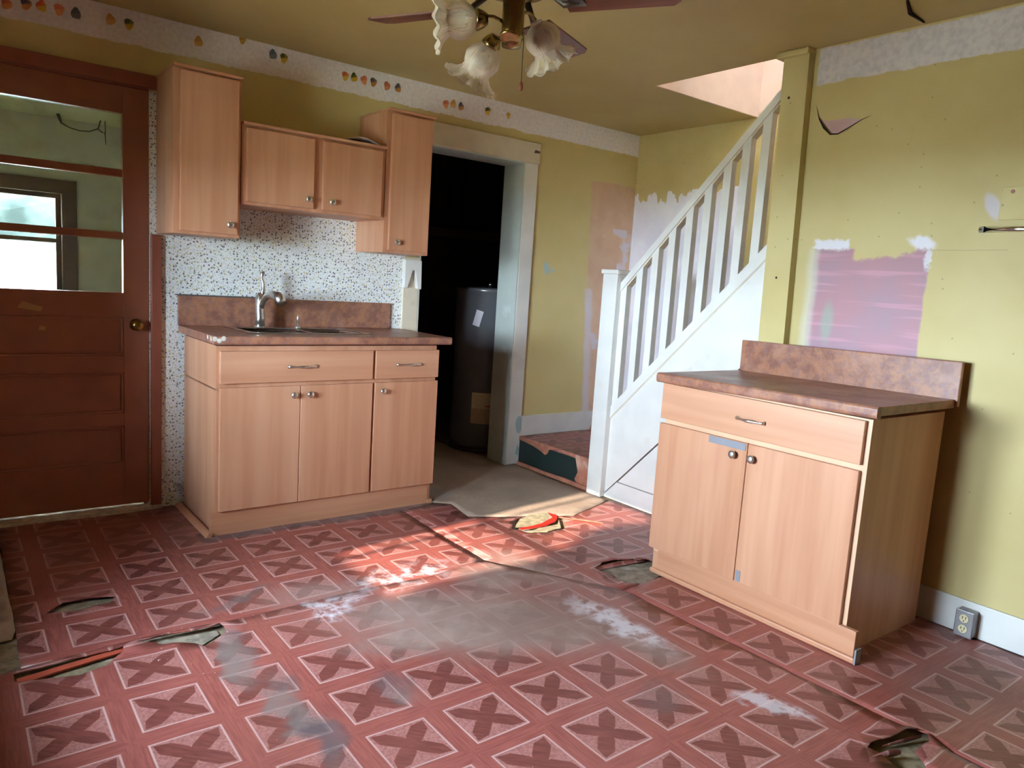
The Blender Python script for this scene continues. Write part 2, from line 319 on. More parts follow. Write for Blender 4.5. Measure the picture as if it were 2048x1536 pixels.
def add_box(bm, x0, x1, y0, y1, z0, z1, bev=0, seg=2, only=None):
    r = bmesh.ops.create_cube(bm, size=1); vs_ = r['verts']
    for v in vs_: v.co = Vector((x0 if v.co.x < 0 else x1, y0 if v.co.y < 0 else y1, z0 if v.co.z < 0 else z1))
    if bev:
        es = list({e for v in vs_ for e in v.link_edges})
        if only: es = [e for e in es if only(e)]
        bmesh.ops.bevel(bm, geom=es, offset=bev, segments=seg, affect='EDGES', profile=.5)
    return bm
def box(*a, **k): return add_box(bmesh.new(), *a, **k)
def prism(pts, a0, a1, axis, bm=None):      # polygon in the two other axes, extruded along axis
    bm = bm or bmesh.new()
    def P(p, a): return {'x': (a, p[0], p[1]), 'y': (p[0], a, p[1]), 'z': (p[0], p[1], a)}[axis]
    A = [bm.verts.new(P(p, a0)) for p in pts]; B = [bm.verts.new(P(p, a1)) for p in pts]
    bm.faces.new(A); bm.faces.new(B[::-1]); n = len(pts)
    for i in range(n): bm.faces.new((A[i], A[(i+1) % n], B[(i+1) % n], B[i]))
    return bm
def tube(pts, rad, n=10, bm=None):
    bm = bm or bmesh.new(); pts = [Vector(p) for p in pts]; rings = []
    if not hasattr(rad, '__len__'): rad = [rad]*len(pts)
    ref = None
    for i, p in enumerate(pts):
        d = (pts[min(i+1, len(pts)-1)]-pts[max(i-1, 0)]).normalized()
        if ref is None: ref = d.orthogonal().normalized()
        ref = (ref-d*ref.dot(d)).normalized(); b = d.cross(ref)
        rings.append([bm.verts.new(p+(ref*math.cos(t)+b*math.sin(t))*rad[i]) for t in [2*math.pi*k/n for k in range(n)]])
    for r0, r1 in zip(rings, rings[1:]):
        for k in range(n): bm.faces.new((r0[k], r0[(k+1) % n], r1[(k+1) % n], r1[k]))
    bm.faces.new(rings[0][::-1]); bm.faces.new(rings[-1]); return bm
def lathe(prof, n=24, bm=None, mod=None, cap=True):      # profile (r, z) about z
    bm = bm or bmesh.new(); rings = []
    for i, (r, z) in enumerate(prof):
        ring = []
        for k in range(n):
            t = 2*math.pi*k/n; rr, zz = (r, z) if not mod else mod(i, t, r, z)
            ring.append(bm.verts.new((rr*math.cos(t), rr*math.sin(t), zz)))
        rings.append(ring)
    for r0, r1 in zip(rings, rings[1:]):
        for k in range(n): bm.faces.new((r0[k], r0[(k+1) % n], r1[(k+1) % n], r1[k]))
    if cap: bm.faces.new(rings[0][::-1]); bm.faces.new(rings[-1])
    return bm
def align(bm, loc, d):
    q = Vector((0, 0, 1)).rotation_difference(Vector(d).normalized()).to_matrix().to_4x4(); q.translation = Vector(loc)
    bmesh.ops.transform(bm, matrix=q, verts=bm.verts); return bm
def slab_holes(axis, a0, a1, u0, u1, v0, v1, holes):   # wall slab with rectangular openings
    bm = bmesh.new(); us = sorted({u0, u1, *[h[i] for h in holes for i in (0, 1)]}); vz = sorted({v0, v1, *[h[i] for h in holes for i in (2, 3)]})
    inside = lambda cu, cv: u0 < cu < u1 and v0 < cv < v1 and not any(h[0] < cu < h[1] and h[2] < cv < h[3] for h in holes)
    P = lambda u, v, a: {'x': (a, u, v), 'y': (u, a, v), 'z': (u, v, a)}[axis]
    cache = {}
    def V(u, v, a):
        k = (u, v, a)
        if k not in cache: cache[k] = bm.verts.new(P(u, v, a))
        return cache[k]
    ins = [[inside((us[i]+us[i+1])/2, (vz[j]+vz[j+1])/2) for j in range(len(vz)-1)] for i in range(len(us)-1)]
    for i in range(len(us)-1):
        for j in range(len(vz)-1):
            if not ins[i][j]: continue
            U0, U1, V0, V1 = us[i], us[i+1], vz[j], vz[j+1]
            for a in (a0, a1): bm.faces.new((V(U0, V0, a), V(U1, V0, a), V(U1, V1, a), V(U0, V1, a)))
            for (di, dj, e) in ((-1, 0, (U0, V0, U0, V1)), (1, 0, (U1, V0, U1, V1)), (0, -1, (U0, V0, U1, V0)), (0, 1, (U0, V1, U1, V1))):
                ii, jj = i+di, j+dj
                if not (0 <= ii < len(us)-1 and 0 <= jj < len(vz)-1 and ins[ii][jj]):
                    bm.faces.new((V(e[0], e[1], a0), V(e[2], e[3], a0), V(e[2], e[3], a1), V(e[0], e[1], a1)))
    return bm

FZ = -.012         # floor level
H = 2.40; XR = 2.393; XF = 3.363; YO = -1.022; YN = -6.8
# ------------------------------------------------------------------ setting
DO = (-.82, 0.0, FZ-.05, 2.061)          # brown door opening x0 x1 z0 z1
DW = (1.517, 2.287, FZ-.05, 2.054)       # doorway to the utility room
tag(mesh('wall_back', slab_holes('y', 0, .18, XW-.15, XF, FZ-.1, H, [DO, DW]), 'wall_back'), 'mustard back wall with floral wallpaper behind the sink and a bare strip under the ceiling', 'wall', kind='structure')
WBACK = bpy.data.objects['wall_back']
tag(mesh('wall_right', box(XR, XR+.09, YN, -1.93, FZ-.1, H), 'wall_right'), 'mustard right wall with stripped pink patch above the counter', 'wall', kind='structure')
tag(mesh('wall_left', slab_holes('x', XW-.15, XW, YN, 0, FZ-.1, H, [WA, WB]), 'yellow'), 'mustard left wall with two windows', 'wall', kind='structure')
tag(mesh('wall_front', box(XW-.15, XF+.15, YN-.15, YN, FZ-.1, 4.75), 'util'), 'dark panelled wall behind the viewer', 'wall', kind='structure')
tag(mesh('wall_stairwell', slab_holes('x', XF, XF+.14, YN, .18, FZ-.1, 4.75, [(-2.7, -1.9, 3.05, 3.85)]), 'wall_stair'), 'far wall of the staircase, mustard above ragged white plaster', 'wall', kind='structure')
cb = box(XW-.15, XR+.012, YN, .18, H, H+.22); add_box(cb, XR+.012, XF, YO+.012, .18, H, H+.22)
CEIL = tag(mesh('ceiling', cb, 'ceil'), 'mustard brown ceiling with open stairwell corner', 'ceiling', kind='structure')
cr = tube([(1.98, -2.62, H-.002), (2.03, -2.60, H-.004), (2.10, -2.545, H-.003), (2.22, -2.50, H-.006), (2.36, -2.49, H-.003)], [.003, .006, .005, .008, .003], 6)
mesh('plaster_crack', cr, 'black', CEIL, label='dark crack in ceiling plaster')
uw = box(XR+.012, XF, YO, YO+.012, H+.001, 4.75)
tag(mesh('wall_upper_landing', uw, 'upper'), 'pale pink plaster wall above the stairwell opening', 'wall', kind='structure')
tag(mesh('wall_upper_side', box(XR-.1, XR+.012, YN, YO+.1, H+.22, 4.75), 'upper'), 'upper side wall of the stairwell', 'wall', kind='structure')
tag(mesh('ceiling_upper', box(XR-.1, XF+.15, YN, YO+.1, 4.75, 4.85), 'upper'), 'pale ceiling above the stairwell', 'ceiling', kind='structure')

# fruit border prints left on the bare strip
FR = [(-.56, 2.302, 0), (-.49, 2.319, 1), (-.433, 2.325, 2), (-.366, 2.328, 0), (-.301, 2.328, 3), (-.162, 2.337, 4), (-.085, 2.337, 5), (.224, 2.332, 4), (.436, 2.389, 6), (.594, 2.355, 3), (.653, 2.35, 5),
      (1.001, 2.333, 2), (1.053, 2.336, 5), (1.114, 2.335, 0), (1.173, 2.336, 1), (1.259, 2.332, 0), (1.33, 2.335, 1), (1.661, 2.308, 0), (1.714, 2.318, 4), (1.77, 2.314, 1), (1.974, 2.325, 5), (2.137, 2.327, 6)]
FC = [((208, 112, 84), (226, 150, 100)), ((86, 84, 96), (206, 140, 80)), ((206, 96, 64), (220, 180, 70)), ((92, 100, 116), (120, 124, 130)), ((204, 150, 80), (222, 170, 100)), ((84, 96, 50), (214, 176, 60)), ((206, 160, 70), (226, 186, 90))]
fmats = []
for i, (a, b) in enumerate(FC):
    g = G('fruit_print_%d' % i); fmats.append(g.out(g.mix((g.noise(38, 2)+(g.x-g.z)*8).ramp(.4, .6), srgb(*a), srgb(*b)), .7))
for (x, z, k) in FR:
    bm = bmesh.new(); r = .0225 if k != 6 else .018; ph = random.random()*6
    pts = [(r*(1+.13*math.sin(3*t+ph)+.08*math.sin(5*t))*math.cos(t)*.88, r*(1+.13*math.sin(3*t+ph))*math.sin(t)*1.1) for t in [2*math.pi*j/14 for j in range(14)]]
    mesh('fruit_print', prism(pts, -.0008, .0, 'y'), fmats[k], WBACK, loc=(x, 0, z))
# peeled wallpaper corner by the floor
bm = bmesh.new(); q = [bm.verts.new(p) for p in ((.10, -.002, .12), (.152, -.002, .05), (.150, -.05, .085))]; bm.faces.new(q)
q2 = [bm.verts.new(p) for p in ((.10, -.004, .118), (.150, -.004, .055), (.148, -.052, .083))]; bm.faces.new(q2[::-1])
mesh('peeled_wallpaper', bm, 'paper', WBACK, label='wallpaper corner peeling off above the floor')

# tear in right wall paper: flap edge with its shade as a black strip, pink plaster behind
WR = bpy.data.objects['wall_right']
mesh('exposed_plaster', prism([(-2.06, 2.085), (-2.135, 2.008), (-2.165, 2.012), (-2.262, 2.058), (-2.2, 2.07), (-2.1, 2.07)], XR-.0015, XR+.001, 'x'), 'pinkpl', WR, label='pink plaster bared by a torn flap')
bm = bmesh.new(); A = [(XR-.001, -2.032, 2.155), (XR-.004, -2.058, 2.088), (XR-.014, -2.095, 2.045), (XR-.018, -2.132, 2.008), (XR-.018, -2.165, 2.006), (XR-.010, -2.21, 2.030), (XR-.004, -2.262, 2.056), (XR-.001, -2.30, 2.068)]
Bw = [.001, .004, .008, .005, .005, .004, .002, .0005]
Bq = [(a[0]+.002, a[1]+(w_ if a[1] > -2.14 else 0), a[2]-w_) for a, w_ in zip(A, Bw)]
va = [bm.verts.new(a) for a in A]; vb = [bm.verts.new(b) for b in Bq]
for i in range(len(A)-1): bm.faces.new((va[i], va[i+1], vb[i+1], vb[i]))
mesh('torn_edge_shade', bm, 'black', WR, label='shade drawn as a black strip along the torn wallpaper edge')  # shade of the tear put in as black colour

# right baseboard, split where the paint changes
tag(mesh('baseboard_right', box(XR-.016, XR, YN, -2.70, FZ, .125, bev=.004), 'offw'), 'off white baseboard along right wall beside the outlet', 'baseboard', kind='structure')
# post at the end of the right wall (leans slightly)
bm = bmesh.new(); pz = [FZ, 1.05, H]; py0 = [-1.93, -1.893, -1.868]; py1 = [-2.062, -2.032, -1.998]
rings = [[bm.verts.new(p) for p in ((XR-.045, a, z), (XR-.045, b, z), (XR+.06, b, z), (XR+.06, a, z))] for z, a, b in zip(pz, py0, py1)]
for r0, r1 in zip(rings, rings[1:]):
    for k in range(4): bm.faces.new((r0[k], r0[(k+1) % 4], r1[(k+1) % 4], r1[k]))
bm.faces.new(rings[0]); bm.faces.new(rings[-1])
POST = tag(mesh('trim_1', bm, 'yellow'), 'tall mustard post between stair railing and right wall', 'post', kind='structure')
mesh('post_cap', box(XR-.065, XR+.06, -2.0, -1.835, H-.03, H, bev=.008), 'yellow', POST)
for (yy, zz) in ((-1.915, 2.19), (-1.955, 1.36)): mesh('nail_hole', align(lathe([(.0055, 0), (.004, .001)], 8), (XR-.0455, yy, zz), (-1, 0, 0)), 'black', POST)

# doorway trim to utility room
T = thing('trim_2', 'off white casing around the open utility doorway', 'door trim', kind='structure')
mesh('head_casing', box(1.50, 2.405, -.024, 0, 2.054, 2.188, bev=.003), 'cream', T); mesh('side_casing', box(2.287, 2.396, -.020, 0, FZ, 2.054, bev=.004), 'offw', T)
mesh('jamb', box(2.277, 2.287, -.018, .198, FZ, 2.054), 'jamb', T); mesh('jamb', box(1.517, 1.527, -.018, .198, FZ, 2.054), 'jamb', T); mesh('head_jamb', box(1.527, 2.277, -.018, .198, 2.044, 2.054), 'jamb', T)
mesh('side_casing', box(1.412, 1.517, -.020, 0, FZ, 1.37, bev=.003), 'cream', T)
mesh('head_smudge', prism([(2.35, 2.120), (2.40, 2.125), (2.402, 2.138), (2.36, 2.142)], -.0246, -.024, 'y'), 'caulk', T)
pts = [(2.376+.028*math.cos(t)*(1+.12*math.sin(3*t)), .272+.062*math.sin(t)) for t in [2*math.pi*k/18 for k in range(18)]]
mesh('paint_patch', prism([(min(p[0], 2.395), p[1]) for p in pts], -.0207, -.0199, 'y'), 'blue', T, label='pale blue patch of old paint')
mesh('paint_patch', prism([(2.36, .06), (2.385, .05), (2.39, .10), (2.372, .13)], -.0207, -.0199, 'y'), 'blue', T)
br = prism([(1.402, 1.352), (1.512, 1.352), (1.516, 1.180), (1.495, 1.182), (1.472, 1.292), (1.452, 1.292), (1.420, 1.186), (1.402, 1.186)], -.055, -.020, 'y')
mesh('notched_bracket', br, 'offw', T, label='white notched bracket nailed on left casing')
# landing baseboard
tag(mesh('baseboard_landing', prism([(2.396, .19), (2.396, .331), (3.09, .331), (3.10, .30), (3.075, .27), (3.085, .235), (3.06, .19)], -.016, 0, 'y'), 'offw'), 'broken off white baseboard over the stair landing', 'baseboard', kind='structure')

# ------------------------------------------------------------------ floor
tag(mesh('floor', box(XW-.15, XF, YN, 2.0, FZ-.15, FZ-.006), 'sub'), 'worn subfloor under torn parquet-print vinyl', 'floor', kind='structure')
FLOOR = bpy.data.objects['floor']
def inpoly(p, poly):
    c = False; n = len(poly)
    for i in range(n):
        a, b = poly[i], poly[i-1]
        if (a[1] > p[1]) != (b[1] > p[1]) and p[0] < (b[0]-a[0])*(p[1]-a[1])/(b[1]-a[1])+a[0]: c = not c
    return c
def dseg(p, a, b):
    ax, ay = b[0]-a[0], b[1]-a[1]; t = max(0, min(1, ((p[0]-a[0])*ax+(p[1]-a[1])*ay)/(ax*ax+ay*ay+1e-12)))
    return math.hypot(p[0]-a[0]-ax*t, p[1]-a[1]-ay*t)
def dpoly(p, poly): return min(dseg(p, poly[i-1], poly[i]) for i in range(len(poly)))
def densify(poly, step, jit):
    out = []
    for i in range(len(poly)):
        a, b = poly[i], poly[(i+1) % len(poly)]; L = math.hypot(b[0]-a[0], b[1]-a[1]); k = max(1, int(L/step))
        for j in range(k):
            t = j/k; s = jit if 0 < j else jit*.3
            out.append((a[0]+(b[0]-a[0])*t+random.uniform(-s, s), a[1]+(b[1]-a[1])*t+random.uniform(-s, s)))
    return out
# torn-out places (floor x, y) and how much their rim lifts
HOLES = [([(-.56, -1.115), (-.50, -1.055), (-.40, -1.06), (-.335, -1.085), (-.36, -1.118), (-.45, -1.135)], .010),
         ([(-.345, -1.505), (-.24, -1.495), (-.15, -1.51), (-.072, -1.50), (-.07, -1.56), (-.12, -1.60), (-.16, -1.625), (-.21, -1.565), (-.27, -1.545)], .014),
         ([(-.68, -1.53), (-.48, -1.515), (-.38, -1.508), (-.385, -1.54), (-.44, -1.60), (-.52, -1.625), (-.60, -1.60), (-.68, -1.57)], .007),
         ([(1.51, -1.14), (1.60, -1.03), (1.72, -.99), (1.855, -1.01), (1.865, -1.12), (1.75, -1.26), (1.62, -1.265), (1.53, -1.22)], .002),
         ([(1.495, -1.76), (1.58, -1.715), (1.67, -1.735), (1.79, -1.80), (1.78, -1.95), (1.60, -1.99), (1.52, -1.93)], .016),
         ([(1.245, -3.15), (1.31, -3.145), (1.39, -3.165), (1.50, -3.19), (1.46, -3.225), (1.37, -3.225), (1.33, -3.27), (1.29, -3.30), (1.245, -3.26)], .020)]
def fh(x, y):
    h = .0022*math.sin(5.1*x+1.3*y)+.0018*math.sin(3.3*y-2.2*x+1)+.0012*math.sin(11*x+7*y)
    h += .010*math.exp(-((x-1.435)/.022)**2)*(1 if y < -1.98 else 0)*(.6+.4*math.sin(9*y))
    for hp, lift in HOLES:
        cx = sum(p[0] for p in hp)/len(hp); cy = sum(p[1] for p in hp)/len(hp)
        if abs(x-cx) < .5 and abs(y-cy) < .5:
            d = dpoly((x, y), hp); up = 1.0 if y > cy else .35
            h += lift*up*math.exp(-(d/.035)**2)
    return h
def sheet(name, outline, mat, z, label, holes=HOLES, jit=.004, step=.07, grid=.06, thick=.003):
    out = densify(outline, step, jit); vs_ = [Vector(p) for p in out]; ed = [(i, (i+1) % len(out)) for i in range(len(out))]
    hs = []
    for hp, _ in holes:
        c = (sum(p[0] for p in hp)/len(hp), sum(p[1] for p in hp)/len(hp))
        if not inpoly(c, outline): continue
        h2 = densify(hp, .03, .006); b = len(vs_); vs_ += [Vector(p) for p in h2]; ed += [(b+i, b+(i+1) % len(h2)) for i in range(len(h2))]; hs.append(h2)
    xs = [p[0] for p in outline]; ys = [p[1] for p in outline]; x = min(xs)+grid
    while x < max(xs):
        y = min(ys)+grid
        while y < max(ys):
            p = (x+random.uniform(-.012, .012), y+random.uniform(-.012, .012))
            if inpoly(p, out) and dpoly(p, outline) > .02 and not any(inpoly(p, h) for h in hs): vs_.append(Vector(p))
            y += grid
        x += grid
    r = delaunay_2d_cdt(vs_, ed, [], 0, 1e-5); bm = bmesh.new()
    V = [bm.verts.new((p.x, p.y, z+fh(p.x, p.y))) for p in r[0]]
    for f in r[2]:
        c = (sum(r[0][i].x for i in f)/len(f), sum(r[0][i].y for i in f)/len(f))
        if inpoly(c, out) and not any(inpoly(c, h) for h in hs):
            try: bm.faces.new([V[i] for i in f])
            except ValueError: pass
    for v in [v for v in bm.verts if not v.link_faces]: bm.verts.remove(v)
    for f in bm.faces:
        if f.normal.z < 0: f.normal_flip()
    g = bmesh.ops.extrude_face_region(bm, geom=list(bm.faces)); nv = [e for e in g['geom'] if isinstance(e, bmesh.types.BMVert)]
    for v in nv: v.co.z -= thick
    o = mesh(name, bm, mat, FLOOR, label=label); o.data.polygons.foreach_set('use_smooth', [abs(p.normal.z) > .6 for p in o.data.polygons]); return o
sheet('vinyl_sheet', [(-.66, -1.50), (-.35, -1.47), (-.03, -1.475), (.35, -1.46), (.8, -1.47), (1.12, -1.42), (1.45, -1.95), (1.452, -2.5), (1.475, -3.0), (1.5, YN+.002), (XW+.01, YN+.002), (XW+.01, -1.50)], 'vin1', FZ+.003, 'near vinyl sheet with parquet cross print')
sheet('vinyl_sheet', [(-.65, -.03), (1.36, -.03), (1.36, -.56), (1.134, -.60), (1.121, -1.415), (.8, -1.465), (.35, -1.455), (-.03, -1.47), (-.33, -1.465), (-.66, -1.495), (-.655, -1.2)], 'vin2', FZ+.001, 'far vinyl sheet with parquet cross print')
sheet('vinyl_sheet', [(1.137, -.605), (1.36, -.57), (1.44, -.63), (1.40, -.865), (1.56, -.945), (1.95, -1.115), (2.36, -.97), (XR-.002, -1.0), (XR-.002, -1.95), (1.40, -1.97), (1.09, -1.46), (1.125, -1.42)], 'vin2', FZ+.0027, 'torn vinyl sheet between sink and stairs')
sheet('vinyl_sheet', [(1.46, -1.96), (XR-.002, -1.96), (XR-.002, YN+.002), (1.51, YN+.002), (1.485, -3.0), (1.462, -2.5)], 'vin4', FZ-.0005, 'dusty vinyl sheet under the right cabinet')
sheet('brown_floor_sheet', [(1.365, -.555), (1.445, -.625), (1.405, -.86), (1.56, -.94), (1.95, -1.11), (2.36, -.962), (2.36, -.02), (2.27, -.02), (2.27, 1.9), (1.0, 1.9), (1.0, .19), (1.53, .19), (1.53, -.03), (1.365, -.03)], 'brownfl', FZ+.004, 'plain brown floor covering in front of utility doorway', holes=[], jit=.001)
sheet('brown_floor_sheet', [(-.66, -.03), (-.655, -1.2), (-.67, -1.27), (XW+.01, -1.30), (XW+.01, -.03)], 'brownfl', FZ+.004, 'bare brown floor strip beside the door', holes=[], jit=.002)
# bits left in the torn places
bm = bmesh.new(); sp = [(-.675, -1.555), (-.55, -1.53), (-.44, -1.512), (-.37, -1.503), (-.372, -1.53), (-.46, -1.545), (-.57, -1.565), (-.672, -1.592)]
mesh('vinyl_backing', prism(sp, FZ+.001, FZ+.006, 'z'), 'back', FLOOR, label='orange strip of vinyl backing')
mesh('felt_backing', prism([(1.53, -1.12), (1.62, -1.04), (1.72, -1.005), (1.83, -1.02), (1.80, -1.10), (1.68, -1.15)], FZ, FZ+.012, 'z'), 'foam', FLOOR, label='yellowed felt bared in floor hole')
mesh('felt_backing', prism([(1.55, -1.21), (1.66, -1.185), (1.76, -1.19), (1.82, -1.13), (1.74, -1.24), (1.64, -1.25)], FZ, FZ+.006, 'z'), 'foam', FLOOR)
mesh('felt_backing', prism([(1.52, -1.78), (1.60, -1.735), (1.68, -1.755), (1.775, -1.81), (1.765, -1.93), (1.61, -1.97), (1.54, -1.92)], FZ-.004, FZ-.001, 'z'), 'foam2', FLOOR)
mesh('felt_backing', prism([(-.33, -1.515), (-.20, -1.507), (-.09, -1.515), (-.09, -1.55), (-.16, -1.60), (-.22, -1.555)], FZ-.004, FZ-.001, 'z'), 'foam2', FLOOR)
rs = [(1.525, -1.165), (1.60, -1.18), (1.68, -1.175), (1.76, -1.14), (1.82, -1.075), (1.85, -1.035)]
bm = bmesh.new(); prev = None
for i, p in enumerate(rs):
    wv = [.006, .012, .016, .02, .03, .026][i]; z = FZ+.012+.004*math.sin(i)
    cur = [bm.verts.new((p[0]-wv*.4, p[1]+wv, z)), bm.verts.new((p[0]+wv*.4, p[1]-wv, z)), bm.verts.new((p[0]+wv*.4, p[1]-wv, z-.006)), bm.verts.new((p[0]-wv*.4, p[1]+wv, z-.006))]
    if prev:
        for k in range(4): bm.faces.new((prev[k], prev[(k+1) % 4], cur[(k+1) % 4], cur[k]))
    else: bm.faces.new(cur)
    prev = cur
bm.faces.new(prev)
tag(mesh('floor_strip_scrap', bm, 'red'), 'bright red curved strip lying in the torn floor hole', 'scrap')
# curled flaps
def curl(pts, rad, ang, mat, label):
    bm = bmesh.new(); rows = []
    a, b = Vector(pts[0]+(0,)), Vector(pts[1]+(0,)); d = (b-a).normalized(); n = Vector((-d.y, d.x, 0))
    for j in range(9):
        t = j/8*ang; row = []
        for i in range(7):
            s = i/6; rr = rad*(.35+.65*math.sin(math.pi*min(1, s*.9+.12)))
            p = a+(b-a)*s+n*(rr*math.sin(t))+Vector((0, 0, rr*(1-math.cos(t))+FZ+.004)); row.append(bm.verts.new(p))
        rows.append(row)
    for r0, r1 in zip(rows, rows[1:]):
        for i in range(6): bm.faces.new((r0[i], r0[i+1], r1[i+1], r1[i]))
    return mesh('curled_vinyl', bm, mat, FLOOR, True, label=label)
curl([(1.46, -3.195), (1.31, -3.155)], .016, 2.0, 'vin1', 'vinyl edge curling up')
curl([(1.32, -3.20), (1.22, -3.165)], .020, 2.2, 'vin1', 'vinyl edge curling up')
curl([(2.0, -1.29), (1.84, -1.10)], .012, 1.6, 'backv', 'orange edge of peeling vinyl')
curl([(1.50, -1.765), (1.80, -1.79)], .02, 1.3, 'vin2', 'vinyl flap lifting by the right cabinet')
# crumbs of plaster and vinyl, too many and small to tell apart
bm = bmesh.new()
for i in range(420):
    a = random.random()
    if a < .35: p = (random.gauss(1.65, .2), random.gauss(-1.2, .16))
    elif a < .6: p = (random.gauss(1.6, .2), random.gauss(-1.8, .14))
    elif a < .8: p = (random.gauss(-.2, .2), random.gauss(-1.55, .12))
    else: p = (random.uniform(-.5, 2.0), random.uniform(-3.3, -.9))
    if p[0] > 2.33 or (p[0] > 1.7 and -2.85 < p[1] < -1.8) or (p[1] > -.62 and p[0] < 1.5): continue
    s = random.uniform(.001, .0035); q0 = Vector((p[0], p[1], FZ+.004+fh(*p)))
    vv = [bm.verts.new(q0+Vector((random.uniform(-s, s), random.uniform(-s, s), random.uniform(0, s)))) for _ in range(4)]
    for t in ((0, 1, 2), (0, 1, 3), (0, 2, 3), (1, 2, 3)): bm.faces.new([vv[k] for k in t])
o = mesh('floor_crumbs', bm, 'chip', FLOOR); o['kind'] = 'stuff'
tag(mesh('door_threshold', prism([(-.82, -.055), (-.5, -.05), (-.2, -.058), (.05, -.045), (.05, .02), (-.82, .02)], FZ, FZ+.016, 'z'), 'chip'), 'dusty worn threshold strip under the brown door', 'threshold', kind='structure')
# cracks / open seams between sheets read as dark subfloor gaps (real gaps above)

# ------------------------------------------------------------------ brown door
D = thing('door_1', 'brown painted kitchen door with three glass lights over panels', 'door', (0, 0, 0), kind='structure')
x0, x1 = -.815, -.001; gl0, gl1 = -.70, -.115
mesh('stile', box(gl1, x1, .002, .042, .018, 2.052, bev=.002), 'door', D); mesh('stile', box(x0, gl0, .002, .042, .018, 2.052, bev=.002), 'door', D)
for z0, z1 in ((1.929, 2.052), (.965, 1.085), (.693, .775), (.423, .489), (.018, .236)): mesh('rail', box(gl0, gl1, .002, .042, z0, z1), 'door', D)
for z in (1.652, 1.358): mesh('muntin', box(gl0, gl1, .004, .040, z-.018, z+.018, bev=.004), 'door', D)
for z0, z1 in ((1.085, 1.340), (1.376, 1.634), (1.670, 1.929)): mesh('pane', box(gl0-.008, gl1+.008, .020, .0215, z0-.008, z1+.008), 'glass', D)
for z0, z1 in ((.775, .965), (.489, .693), (.236, .423)):
    p = mesh('panel', box(gl0, gl1, .016, .034, z0, z1), 'door', D)
    mo = box(gl0, gl1, .006, .016, z1-.012, z1, bev=.003); add_box(mo, gl0, gl1, .006, .016, z0, z0+.012, bev=.003); add_box(mo, gl1-.012, gl1, .006, .016, z0, z1, bev=.003); add_box(mo, gl0, gl0+.012, .006, .016, z0, z1, bev=.003)
    mesh('panel_moulding', mo, 'door', p)
k = mesh('door_knob', align(lathe([(.0, 0), (.030, .0), (.030, .004), (.012, .008), (.011, .025), (.024, .034), (.028, .044), (.024, .054), (.008, .058), (0, .058)], 24), (-.060, .002, .930), (0, -1, 0)), 'knobbrass', D, True, label='round old brass door knob')
for pts in ([(-.55, 1.0), (-.46, .985), (-.45, 1.005), (-.53, 1.03)], [(-.47, .90), (-.445, .897), (-.44, .915), (-.465, .918)]): mesh('paint_chip', prism(pts, .0012, .002, 'y'), 'doorchip', D)
T = thing('trim_3', 'brown painted casing around the door', 'door trim', kind='structure')
mesh('head_casing', box(-.95, .034, -.024, 0, 2.061, 2.123, bev=.003), 'doortrim', T); mesh('side_casing', box(.004, .053, -.022, 0, FZ, 1.378, bev=.004), 'doortrim', T); mesh('side_casing', box(-.95, -.825, -.022, 0, FZ, 2.061, bev=.004), 'doortrim', T)
mesh('door_stop', box(-.018, 0, .044, .06, FZ, 2.061), 'doortrim', T); mesh('door_stop', box(-.82, 0, .044, .06, 2.045, 2.061), 'doortrim', T); mesh('head_jamb', box(-.82, 0, .0, .18, 2.054, 2.061), 'doortrim', T)

# ------------------------------------------------------------------ mudroom behind the door
tag(mesh('wall_mudroom_back', slab_holes('y', 1.8, 1.92, -1.7, .62, FZ-.1, 2.3, [(-.95, -.176, .93, 1.646)]), 'mud'), 'dull beige mudroom wall seen through the door glass', 'wall', kind='structure')
mb = box(-1.7, -1.6, .18, 1.8, FZ-.1, 2.3); tag(mesh('wall_mudroom_left', mb, 'mud'), 'left wall of the mudroom', 'wall', kind='structure')
tag(mesh('wall_mudroom_right', box(.52, .62, .18, 1.8, FZ-.1, 2.3), 'mud'), 'right wall of the mudroom', 'wall', kind='structure')
tag(mesh('ceiling_mudroom', box(-1.7, .62, .18, 1.92, 2.13, 2.3), 'mudceil'), 'pale green mudroom ceiling', 'ceiling', kind='structure')
W = thing('window_1', 'bright mudroom window with brown frame seen through the door', 'window', kind='structure')
fr = slab_holes('y', 1.775, 1.80, -1.04, -.088, .85, 1.735, [(-.95, -.176, .93, 1.646)]); mesh('window_frame', fr, 'mudfr', W)
mesh('window_sash', slab_holes('y', 1.83, 1.86, -.95, -.176, .93, 1.646, [(-.92, -.206, .96, 1.325), (-.92, -.206, 1.352, 1.616)]), 'mudfr', W)
mesh('pane', box(-.92, -.206, 1.843, 1.846, 1.352, 1.616), 'wglass', W); mesh('pane', box(-.92, -.206, 1.843, 1.846, .96, 1.325), 'wglass', W)
mesh('window_blind', box(-.93, -.196, 1.866, 1.869, .95, 1.32), 'blind', W, label='white film over the lower sash')
Hc = tag(mesh('hanging_cable', tube([(-.205, 1.62, 2.13), (-.195, 1.62, 2.10), (-.185, 1.62, 2.075), (-.14, 1.62, 2.055), (-.085, 1.62, 2.045), (-.03, 1.62, 2.05), (.02, 1.62, 2.075), (.035, 1.62, 2.13)], [.010, .010, .006, .004, .004, .004, .005, .004], 8), 'wire'), 'loose dark cable drooping from the mudroom ceiling', 'cable')
mesh('cable_end', tube([(.02, 1.62, 2.072), (.045, 1.62, 2.055), (.058, 1.62, 2.06), (.062, 1.62, 2.02), (.064, 1.62, 1.98)], [.004, .004, .004, .003, .002], 8), 'wire', Hc)
mesh('cable_end', tube([(.060, 1.62, 2.13), (.062, 1.62, 2.05)], .003, 6), 'wire', Hc)

